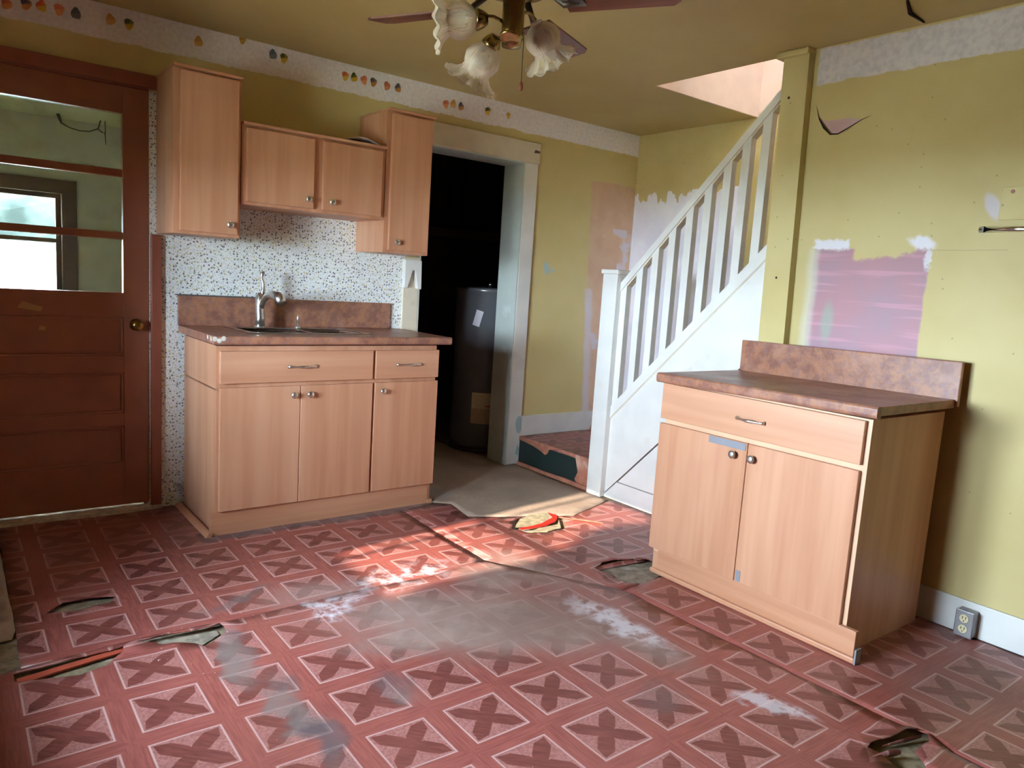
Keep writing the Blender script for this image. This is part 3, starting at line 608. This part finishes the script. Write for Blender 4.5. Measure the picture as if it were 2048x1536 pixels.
# ------------------------------------------------------------------ utility room
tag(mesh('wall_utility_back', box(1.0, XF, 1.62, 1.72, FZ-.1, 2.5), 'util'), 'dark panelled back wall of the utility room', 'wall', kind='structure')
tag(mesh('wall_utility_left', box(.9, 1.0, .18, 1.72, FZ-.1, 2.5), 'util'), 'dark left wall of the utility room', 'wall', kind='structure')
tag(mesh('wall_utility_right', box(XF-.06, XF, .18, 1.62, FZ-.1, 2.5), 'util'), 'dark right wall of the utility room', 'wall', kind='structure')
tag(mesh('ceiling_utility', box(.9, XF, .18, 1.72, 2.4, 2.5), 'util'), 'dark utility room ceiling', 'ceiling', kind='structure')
tag(mesh('wall_shelf', box(1.9, 3.3, 1.42, 1.62, 1.60, 1.68, bev=.004), 'shelf'), 'dusty wooden ledge on dark wall above the water heater', 'shelf')
for xx, wh in ((2.55, 'left'), (2.72, 'middle'), (2.86, 'right')): tag(mesh('wall_stud', box(xx, xx+.06, 1.58, 1.62, 1.68, 2.4), 'util'), wh+' dark wooden stud of three above the utility ledge', 'stud', 'studs above the utility ledge')
# water heater
WH = thing('water_heater', 'dark grey cylindrical water heater in the utility doorway', 'water heater', (2.47, .545, FZ))
R_ = .268; Z1 = 1.215
mesh('tank', lathe([(0, .03), (R_-.02, .03), (R_, .05), (R_, Z1-.03), (R_+.004, Z1-.028), (R_+.004, Z1-.006), (R_-.004, Z1), (0, Z1+.012)], 64), 'tank', WH, True)
mesh('base_ring', lathe([(R_-.02, 0), (R_-.008, 0), (R_-.008, .035), (R_-.02, .035)], 48), 'darkmetal', WH, True)
for (a, b, hh, mt) in ((-.095, -.12, .045, 'steel'), (.03, -.15, .055, 'knobbrass'), (.11, -.06, .06, 'steel')):
    mesh('pipe_stub', align(lathe([(.012, 0), (.012, hh*.5), (.016, hh*.5), (.016, hh*.8), (.010, hh*.85), (.010, hh)], 14), (a, b, Z1), (0, 0, 1)), mt, WH, True)
def curved(name, ang, wdt, z0, z1, mat, tilt=0, r=R_+.0015, label=None):
    bm = bmesh.new(); cols = []
    for i in range(11):
        s = (i/10-.5)*wdt; col = []
        for z in (z0, z1):
            zz = (z-(z0+z1)/2); ss = s*math.cos(tilt)-zz*math.sin(tilt); z2 = (z0+z1)/2+s*math.sin(tilt)+zz*math.cos(tilt); t = ang+ss/r
            col.append(bm.verts.new((r*math.cos(t), r*math.sin(t), z2)))
        cols.append(col)
    for c0, c1 in zip(cols, cols[1:]): bm.faces.new((c0[0], c1[0], c1[1], c0[1]))
    uv = bm.loops.layers.uv.new('UVMap')
    for f in bm.faces:
        for l in f.loops:
            p = l.vert.co; a_ = math.atan2(p.y, p.x)-ang; a_ = (a_+math.pi) % (2*math.pi)-math.pi; l[uv].uv = (a_*r, p.z-(z0+z1)/2)
    me = mesh(name, bm, mat, WH, True, label=label); return me
lab = curved('sticker', math.radians(236), .205, .225, .455, 'label', label='tan printed information sticker')
curved('paper_tag', math.radians(217), .055, .94, 1.055, 'tag', -.25, R_+.004, label='white paper tag')

# ------------------------------------------------------------------ kitchen cabinets
def knob(parent, loc, d):
    return mesh('knob', align(lathe([(0, 0), (.007, 0), (.006, .010), (.009, .014), (.0155, .017), (.0165, .021), (.014, .025), (.006, .0265), (0, .0265)], 20), loc, d), 'nickel', parent, True, label='round brushed nickel knob')
def pull(parent, a, b, d):      # arched bar between a and b, standing off along d
    a, b, d = Vector(a), Vector(b), Vector(d); pts = []; rr = []
    for i in range(17):
        s = i/16; h = .020*math.sin(math.pi*s)**.6 if 0 < s < 1 else 0
        pts.append(a+(b-a)*s+d*(h+.002)); rr.append(.0085 if i in (0, 16) else (.0065 if i in (1, 15) else .0042+.0032*math.exp(-((s-.5)/.16)**2)))
    return mesh('drawer_pull', tube(pts, rr, 10), 'nickel', parent, True, label='arched nickel pull')
def front(name, parent, x0, x1, z0, z1, mat, y=-.020, t=.0185):
    return mesh(name, box(x0, x1, y, y+t, z0, z1, bev=.003, seg=2), mat, parent)
def upper(name, label, x0, x1, z0, z1, doors, dep=.362, crown=True):
    t = thing(name, label, 'cabinet', (x0, 0, z0), group='upper wall cabinets'); w_, h_ = x1-x0, z1-z0
    mesh('cabinet_body', box(0, w_, -dep+.022, -.002, 0, h_-.012, bev=.0015), 'wood', t)
    mesh('top_trim', box(-.004 if crown else 0, w_+(.004 if crown else 0), -dep-.004, -.002, h_-.014, h_, bev=.004), 'woodx', t)
    for (a, b, c, d, kx) in doors:
        dd = mesh('cabinet_door', box(a, b, -dep, -dep+.020, c, d, bev=.004, seg=3), 'wood', t); knob(dd, (kx, -dep, c+.045), (0, -1, 0))
    return t
upper('upper_cabinet', 'narrow tall wall cabinet left of the sink next to the brown door', .031, .331, 1.382, 2.127, [(.026, .286, .014, .722, .246)])
upper('upper_cabinet', 'short two-door wall cabinet over the sink', .335, 1.094, 1.546, 1.930, [(.022, .357, .014, .358, .325), (.402, .735, .014, .358, .450)], crown=False)
upper('upper_cabinet', 'narrow tall wall cabinet beside the utility doorway', 1.098, 1.381, 1.375, 2.134, [(.022, .270, .014, .735, .067)])
bm = bmesh.new(); rows = []
for k in range(13):
    q_ = k/12; zz = 1.9315+.024*math.sin(math.pi*q_)**1.3; rows.append([bm.verts.new((.855+.20*q_, -.345, zz)), bm.verts.new((.865+.20*q_, -.14, zz)), bm.verts.new((.865+.20*q_, -.14, zz+.003)), bm.verts.new((.855+.20*q_, -.345, zz+.003))])
for a_, b_ in zip(rows, rows[1:]):
    for k in range(4): bm.faces.new((a_[k], a_[(k+1) % 4], b_[(k+1) % 4], b_[k]))
bm.faces.new(rows[0]); bm.faces.new(rows[-1])
tag(mesh('loose_paper', bm, 'paper', smooth=False), 'white sheet lying bowed on top of the short wall cabinet', 'paper')

SK = (.166, -.566); SA = .020
t = thing('base_cabinet', 'three-door sink base cabinet with two drawers under the window wallpaper', 'cabinet', (SK[0], SK[1], FZ), SA, 'base cabinets'); t['label'] = 'wide three-door sink base cabinet against the floral wallpaper'
wS = 1.183; z_ = -FZ
mesh('cabinet_body', box(0, wS, .0, .525, .0, .70, bev=.0015), 'wood', t)
fb = box(0, wS, .0, .03, .69, .885+z_); add_box(fb, 0, .018, .03, .525, .69, .885+z_); add_box(fb, wS-.018, wS, .03, .525, .69, .885+z_); mesh('cabinet_frame', fb, 'wood', t)
mesh('toe_kick', box(-.018, wS-.018, -.006, .02, 0, .105+z_), 'woodx', t)
mesh('shoe_moulding', prism([(-.045, 0), (-.018, 0), (-.018, .022), (-.03, .022)], -.02, .53, 'y'), 'woody', t)
mesh('shoe_moulding', box(wS-.018, wS+.012, -.012, .01, 0, .022), 'woodx', t)
for (a, b, l0, l1) in ((.012, .787, .33, .473), (.802, 1.190, .925, 1.071)):
    d = front('drawer_front', t, a, b, .711+z_, .862+z_, 'woodx'); pull(d, (l0, -.020, .786+z_), (l1, -.020, .786+z_), (0, -1, 0))
for (a, b, kx) in ((.012, .3955, .360), (.3985, .789, .442), (.802, 1.190, .843)):
    d = front('cabinet_door', t, a, b, .104+z_, .692+z_, 'wood'); knob(d, (kx, -.020, .648+z_), (0, -1, 0))
# sink countertop
t = thing('countertop', 'speckled brown laminate countertop holding the steel sink', 'countertop', (SK[0], SK[1], .933), SA, 'laminate countertops')
SX0, SX1, SY0, SY1 = .18, .83, .09, .475
ct = slab_holes('z', -.036, 0, -.024, wS+.069, -.024, .545, [(SX0+.015, SX1-.015, SY0+.015, SY1-.015)]); mesh('worktop', ct, 'counter', t)
mesh('front_nosing', box(-.024, wS+.069, -.046, -.020, -.040, .001, bev=.012, seg=4, only=lambda e: abs(e.verts[0].co.x-e.verts[1].co.x) > .1 and e.verts[0].co.y < -.03), 'counter', t)
mesh('backsplash', box(-.030, wS-.005, .525, .545, 0, .152, bev=.004), 'counter', t)
for (a, b, c) in ((-.020, -.0465, -.012), (.0, -.0468, -.02), (.018, -.0466, -.01), (-.0245, .0, -.015), (-.0247, .05, -.012)):
    r = .012; mesh('chipped_spot', align(lathe([(0, 0), (r, 0), (r*.6, .0015), (0, .0015)], 7), (a, b, c), (0, -1, 0) if b < -.03 else (-1, 0, 0)), 'chip', t)
mesh('caulk_line', box(-.04, .50, .525, .548, .152, .158), 'caulk', t, label='dark smear of old caulk')
# sink
t = thing('kitchen_sink', 'double bowl stainless steel sink set in the countertop', 'sink', (SK[0], SK[1], .933), SA)
mid = (SX0+SX1)/2
bowls = [(SX0+.03, mid-.012, SY0+.03, SY1-.085), (mid+.012, SX1-.03, SY0+.03, SY1-.085)]
rim = slab_holes('z', 0, .005, SX0, SX1, SY0, SY1, bowls); mesh('rim', rim, 'steel', t)
for b in bowls:
    bm = box(b[0], b[1], b[2], b[3], -.16, .004, bev=.03, seg=3); fs = [f for f in bm.faces if f.calc_center_median().z > -.012]; bmesh.ops.delete(bm, geom=fs, context='FACES')
    o = mesh('bowl', bm, 'steel', t, True); mesh('drain', lathe([(.0, 0), (.035, 0), (.04, .003), (.0, .003)], 20), 'nickel', o, True, loc=((b[0]+b[1])/2, (b[2]+b[3])/2, -.159))
t = thing('kitchen_faucet', 'brushed nickel single lever faucet behind the sink', 'faucet', (.505, -.135, .938), 0)
mesh('base_plate', lathe([(0, 0), (.030, 0), (.028, .007), (0, .008)], 24), 'nickel', t, True)
mesh('body', tube([(0, 0, .005), (0, 0, .05), (-.004, -.004, .11), (-.004, -.004, .165), (-.002, 0, .18)], [.026, .023, .022, .021, .010], 18), 'nickel', t, True)
mesh('spout', tube([(0, -.005, .10), (.004, -.04, .145), (.010, -.09, .172), (.018, -.14, .180), (.026, -.19, .170), (.032, -.23, .145)], [.016, .015, .017, .022, .027, .023], 16), 'nickel', t, True)
mesh('lever', tube([(.006, 0, .165), (.018, .004, .195), (.018, .006, .230), (.008, .006, .262), (.010, .004, .283), (.022, .0, .288)], [.014, .012, .010, .010, .012, .008], 12), 'nickel', t, True)
t = thing('sink_sprayer', 'small nickel rod standing on the sink rim', 'sprayer', (.714, -.128, .936))
mesh('stem', tube([(0, 0, .008), (0, 0, .06), (.001, 0, .075)], [.006, .005, .004], 12), 'nickel', t, True); mesh('collar', lathe([(0, 0), (.016, 0), (.014, .008), (.006, .012), (0, .012)], 18), 'nickel', t, True)

# right cabinet (local: x along the front from its near end, y towards the wall)
CX, CY = 1.760, -2.792
t = thing('base_cabinet', 'two-door base cabinet with one drawer standing by the staircase', 'cabinet', (CX, CY, FZ), 0, 'base cabinets')
wR = .930; dR = .565
mesh('cabinet_body', box(0, dR, 0, wR, .0, .862+z_, bev=.0015), 'wood', t)
mesh('face_edge', box(-.001, .002, 0, wR, .09, .862+z_), 'woodedge', t)
mesh('toe_kick', box(-.022, .0, -.048, .885, .0, .102+z_, bev=.002), 'woody', t)
mesh('shoe_moulding', box(-.038, -.022, -.060, .912, 0, .022, bev=.006), 'woody', t)
mesh('end_tape', box(-.036, .0, -.064, -.058, 0, .055), 'greyp', t)
d = mesh('drawer_front', box(-.020, -.0015, .018, .945, .697+z_, .856+z_, bev=.003), 'woody', t); pull(d, (-.020, .542, .771+z_), (-.020, .413, .771+z_), (-1, 0, 0))
for (a, b, ky) in ((.018, .4765, .447), (.4795, .945, .536)):
    d = mesh('cabinet_door', box(-.020, -.0015, a, b, .094+z_, .676+z_, bev=.003), 'wood', t); knob(d, (-.020, ky, .621+z_), (-1, 0, 0))
    if a > .3: mesh('tape_strip', box(-.0225, -.020, .486, .668, .645+z_, .674+z_), 'greyp', d, label='grey strip across door corner')
    else: mesh('tape_strip', box(-.0215, -.020, .448, .470, .105+z_, .150+z_), 'greyp', d, label='small grey bit by the door foot')
t = thing('countertop', 'speckled brown laminate countertop by the mustard right wall', 'countertop', (1.72, -2.82, .905), 0, 'laminate countertops'); t.rotation_euler = (-.014, 0, 0)
mesh('worktop', box(.022, .605, 0, 1.0, -.024, .008), 'counter', t)
mesh('front_nosing', box(0, .030, 0, 1.0, -.034, .009, bev=.013, seg=4, only=lambda e: abs(e.verts[0].co.y-e.verts[1].co.y) > .1 and e.verts[0].co.x < .01), 'counter', t)
mesh('backsplash', box(.605, .625, -.012, 1.0, -.02, .158, bev=.004), 'counter', t)
for (a, b, r) in ((.50, .10, .010), (.53, .085, .006), (.2, .35, .005)): mesh('white_chip', lathe([(0, 0), (r, 0), (r*.5, .001), (0, .001)], 7), 'chip', t, loc=(a, b, .0085))

# ------------------------------------------------------------------ staircase
ST = thing('staircase', 'white railed staircase rising behind the right wall', 'staircase', (2.40, -.95, FZ))
def part(name, bm, mat, parent=None, smooth=False, label=None):
    bmesh.ops.translate(bm, verts=bm.verts, vec=(-2.40, .95, -FZ)); return mesh(name, bm, mat, parent or ST, smooth, label=label)
L = part('landing', box(XR, XF-.002, -.885, -.02, .165, .188), 'vin2', label='raised landing with red vinyl top')
part('landing_base', box(XR+.004, XF-.002, -.88, -.02, FZ, .165), 'green', label='dark green riser under the landing')
part('torn_vinyl', prism([(-.02, .19), (-.02, .165), (-.10, .160), (-.19, .150), (-.27, .132), (-.31, .118), (-.335, .132), (-.35, .162), (-.40, .178), (-.46, .178), (-.55, .172), (-.61, .165), (-.64, .19)], XR-.005, XR+.0, 'x'), 'backv', L, label='torn vinyl hanging over the riser')
part('torn_vinyl', prism([(-.615, .17), (-.64, .19), (-.76, .19), (-.76, FZ), (-.66, FZ), (-.62, .03), (-.645, .08)], XR-.006, XR+.0, 'x'), 'backv', L)
part('toe_strip', prism([(-.03, FZ), (-.76, FZ), (-.76, .012), (-.55, .015), (-.30, .008), (-.03, .012)], XR-.02, XR-.006, 'x'), 'backv', L, label='ragged vinyl strip at foot of riser')
nw = box(2.352, 2.462, -.893, -.772, FZ, 1.345, bev=.004); part('newel_post', nw, 'offw', label='square white newel post')
part('newel_cap', box(2.342, 2.472, -.903, -.762, 1.345, 1.372, bev=.006), 'offw')
def rail(lo, hi, y0, y1, xa, xb, bev=.004): return prism([(y0, -y0+lo), (y1, -y1+lo), (y1, -y1+hi), (y0, -y0+hi)], xa, xb, 'x')
part('handrail', rail(.352, .404, -.885, -1.89, 2.385, 2.445), 'offw'); part('bottom_rail', rail(-.41, -.338, -.885, -1.91, 2.385, 2.445), 'offw')
part('rail_groove', rail(.340, .352, -.885, -1.89, 2.395, 2.440), 'cream')
part('stringer_groove', rail(-.418, -.410, -.885, -1.91, 2.390, 2.42), 'cream')
for y in (-.914, -1.030, -1.138, -1.249, -1.358, -1.4675, -1.5765, -1.678, -1.784):
    part('baluster', prism([(y+.0235, -y-.0235-.34), (y-.0235, -y+.0235-.34), (y-.0235, -y+.0235+.352), (y+.0235, -y-.0235+.352)], 2.393, 2.432, 'x'), 'offw')
part('stringer', prism([(-.885, .475), (-.885, .008), (-.985, .108), (-2.0, 1.130), (-2.0, 1.585)], 2.3935, 2.42, 'x'), 'offw', label='white sloping stringer board')
part('skirt_panel', prism([(-.995, .106), (-2.0, .106), (-2.0, 1.118)], 2.396, 2.42, 'x'), 'offw', label='white triangular panel under the stringer')
part('skirt_board', prism([(-.89, FZ), (-2.0, FZ), (-2.0, .101), (-.988, .101), (-.89, .003)], 2.3925, 2.42, 'x'), 'offw')
for i in range(14):
    y = -.94-.205*i; z = .188+.205*(i+1)
    if y < -3.6: break
    part('riser', box(2.425, XF-.002, y-.018, y, z-.205, z-.022), 'offw'); part('tread', box(2.422, XF-.002, y-.23, y+.025, z-.022, z, bev=.005), 'shelf')

# ------------------------------------------------------------------ small wall things
t = thing('electrical_outlet', 'grey metal surface outlet box at the foot of the right wall', 'outlet', (XR-.016, -2.968, .0))
mesh('outlet_box', box(-.048, 0, -.032, .032, -.004, .100, bev=.005), 'galv', t); mesh('face_plate', box(-.052, -.047, -.033, .033, -.005, .101, bev=.003), 'galv', t)
for zz in (.028, .070):
    o = mesh('receptacle', align(lathe([(0, 0), (.0165, 0), (.0165, .003), (0, .003)], 18), (-.052, 0, zz), (-1, 0, 0)), 'ivory', t)
    sl = box(-.0556, -.055, -.007, -.0045, zz-.002, zz+.009); add_box(sl, -.0556, -.055, .0045, .007, zz-.002, zz+.009); add_box(sl, -.0556, -.055, -.002, .002, zz-.011, zz-.007); mesh('slot', sl, 'black', o)
t = thing('cover_plate', 'painted over plate with screw holes high on the right wall', 'plate', (XR, -2.93, 1.62))
mesh('plate', box(-.006, 0, -.075, .078, -.012, .112, bev=.003), 'yellow', t)
for (yy, zz) in ((.040, .094),): mesh('screw_hole', align(lathe([(0, 0), (.007, 0), (.006, .001), (0, .001)], 12), (-.0065, yy, zz), (-1, 0, 0)), 'doortrim', t)
t = thing('magnetic_strip', 'shiny chrome strip mounted on the right wall', 'strip', (XR, -2.93, 1.575))
mesh('strip_bar', prism([(.0115*math.cos(a), .0115*math.sin(a)) for a in [math.pi*(.5+k/12) for k in range(13)]], -.13, .137, 'y'), 'chrome', t, True); mesh('strip_end', box(-.0145, 0, .118, .124, -.0115, .0115), 'darkmetal', t)

# ------------------------------------------------------------------ ceiling fan
FX, FY = .606, -2.097
t = thing('ceiling_fan', 'brass ceiling fan with red brown blades and ruffled glass shades', 'ceiling fan', (FX, FY, 0))
mesh('canopy', lathe([(0, 2.40), (.075, 2.40), (.075, 2.375), (.04, 2.34), (.02, 2.335), (0, 2.335)], 32), 'brass', t, True)
mesh('downrod', lathe([(0, 2.34), (.014, 2.34), (.014, 2.28), (0, 2.28)], 16), 'brass', t, True)
mesh('motor_housing', lathe([(0, 2.29), (.05, 2.29), (.12, 2.265), (.13, 2.235), (.13, 2.17), (.10, 2.135), (.05, 2.12), (0, 2.12)], 40), 'brass', t, True)
mesh('light_column', lathe([(0, 2.125), (.034, 2.125), (.034, 2.01), (.037, 2.008), (.037, 2.000), (.032, 1.995), (.030, 1.975), (0, 1.970)], 32), 'brass', t, True)
A0 = 27.9
for k in range(4):
    a = math.radians(A0+90*k); bl = bmesh.new(); n = 14; pts = []
    for i in range(n+1):
        s = i/n; xx = .165+.34*s; wv = .052+.018*s; wv *= 1 if s < .93 else (1-((s-.93)/.07)**2*.25); pts.append((xx, wv))
    poly = pts+[(p[0], -p[1]) for p in pts[::-1]]
    bm = prism(poly, -.003, .003, 'z'); bmesh.ops.transform(bm, matrix=Matrix.Rotation(math.radians(-12), 4, 'X'), verts=bm.verts)
    b = mesh('fan_blade', bm, 'blade', t, loc=(0, 0, 2.092), rot=(0, 0, a))
    br = tube([(.09, 0, .045), (.13, 0, .02), (.17, 0, -.008), (.215, 0, -.006)], [.012, .010, .012, .006], 8); add_box(br, .165, .23, -.028, .028, -.009, -.004, bev=.002)
    mesh('blade_bracket', br, 'darkmetal', b, True)
def shade_prof():
    return [(.020, 0), (.022, .006), (.036, .014), (.052, .034), (.058, .056), (.052, .078), (.046, .088), (.050, .100), (.062, .114), (.078, .124), (.090, .128)]
def shade_mod(i, t, r, z):
    f = max(0, (i-5)/5)**1.5; return r*(1+.065*f*math.sin(11*t)+.010*math.sin(36*t)*min(1, i/3)), z+.006*f*math.cos(11*t)
def light(az, tilt, root_z, rad, with_shade, holder):
    a = math.radians(az); d = Vector((math.cos(a), math.sin(a), 0)); dn = (d*math.cos(math.radians(tilt))-Vector((0, 0, 1))*math.sin(math.radians(tilt)))
    p0 = Vector((0, 0, root_z))+d*.03; h = Vector((0, 0, root_z))+d*rad
    ar = mesh('light_arm', tube([p0, p0+d*.03+Vector((0, 0, .012)), h-d*.02+Vector((0, 0, .012)), h], [.006, .005, .005, .008], 10), 'brass', t, True)
    if holder: mesh('shade_holder', align(lathe([(0, -.022), (.016, -.022), (.024, -.010), (.030, .006), (.031, .014), (.026, .015), (0, .015)], 24, mod=lambda i, tt, r, z: (r*(1+.04*math.sin(14*tt)*(1 if i > 2 else 0)), z)), h, dn), 'brass', ar, True)
    if with_shade:
        s = mesh('glass_shade', align(lathe(shade_prof(), 144, mod=shade_mod, cap=False), h+dn*.008, dn), 'shade', ar, True, label='ruffled clear glass tulip shade')
        sm = s.modifiers.new('thickness', 'SOLIDIFY'); sm.thickness = .002
VA = math.degrees(math.atan2(fwd.y, fwd.x))    # azimuth the viewer looks along
LIGHTS = [(VA+98, 8, 2.045, .100, True, True), (VA+52, 52, 2.000, .078, True, True), (VA-42, 46, 2.082, .100, True, False), (VA+170, 70, 2.000, .035, False, True)]
for l in LIGHTS: light(*l)
ch = mesh('pull_chain', tube([(.036*math.cos(math.radians(VA-90)), .036*math.sin(math.radians(VA-90)), 2.02), (.037*math.cos(math.radians(VA-90)), .037*math.sin(math.radians(VA-90)), 1.87)], .0016, 6), 'darkmetal', t)
mesh('pull_knob', lathe([(0, 0), (.005, .002), (.0075, .010), (.006, .022), (.002, .03), (0, .03)], 14), 'doortrim', ch, True, loc=(.037*math.cos(math.radians(VA-90)), .037*math.sin(math.radians(VA-90)), 1.846))

# ------------------------------------------------------------------ windows off to the left, upstairs, and the yard outside
def win(name, label, y0, y1, z0, z1, xa):
    W = thing(name, label, 'window', kind='structure'); s = 1 if xa < 0 else -1
    mesh('window_frame', slab_holes('x', xa, xa+.025*s, y0-.08, y1+.08, z0-.08, z1+.08, [(y0, y1, z0, z1)]), 'offw', W)
    zm = (z0+z1)/2; xs = xa-.06*s
    mesh('window_sash', slab_holes('x', xs-.02, xs+.01, y0, y1, z0, z1, [(y0+.03, y1-.03, z0+.03, zm-.015), (y0+.03, y1-.03, zm+.015, z1-.03)]), 'offw', W)
    for za, zb in ((z0+.03, zm-.015), (zm+.015, z1-.03)): mesh('pane', prism([(y0+.03, za), (y1-.03, za), (y1-.03, zb), (y0+.03, zb)], xs-.006, xs-.003, 'x'), 'wglass', W)
win('window_2', 'left wall window letting sun onto the floor by the sink', *WA, XW)
mesh('muntin', box(XW-.09, XW-.05, WA[1]-.125, WA[1]-.105, WA[2], WA[3]), 'offw', bpy.data.objects['window_2']); win('window_3', 'left wall window nearer the viewer', *WB, XW)
win('window_4', 'upstairs window lighting the stairwell', -2.7, -1.9, 3.05, 3.85, XF)
tag(mesh('sky_baffle', box(XW-1.15, XW-.15, YN-.5, .4, 2.40, 2.52), 'baffle'), 'porch slab, unseen, added to cut high skylight at the left windows', 'roof')  # added out of view to limit sun and high sky through the left windows
tag(mesh('ground', box(-30, 30, -30, 30, -.75, -.65), 'ground'), 'dry grassy ground around the house', 'ground', kind='structure')
def bush(name, label, c, r, seed):
    random.seed(seed); bm = bmesh.new(); bmesh.ops.create_icosphere(bm, subdivisions=4, radius=1)
    for v in bm.verts:
        n = v.co.normalized(); k = 1+.16*math.sin(5*n.x+seed)*math.sin(6*n.y)+.12*math.sin(11*n.z+3*n.x)+random.uniform(-.07, .07)
        v.co = Vector((n.x*r[0]*k, n.y*r[1]*k, n.z*r[2]*k))
    return tag(mesh(name, bm, 'leaf', loc=c), label, 'bush')
bush('yard_tree', 'hazy green tree outside the mudroom window', (-1.2, 9.0, .8), (3.2, 1.4, 1.75), 3)
sun_blocker = bush('yard_tree', 'unseen small tree added to block sun at the second left window', (-4.6, -2.84, 2.40), (.45, .45, .68), 5)  # crown added out of view to keep sun out of the second window
mesh('blocker_trunk', tube([(0, 0, -3.05), (.02, .01, -1.6), (0, 0, -.3)], [.07, .06, .05], 8), 'shelf', sun_blocker)  # stem for the added sun-blocking crown
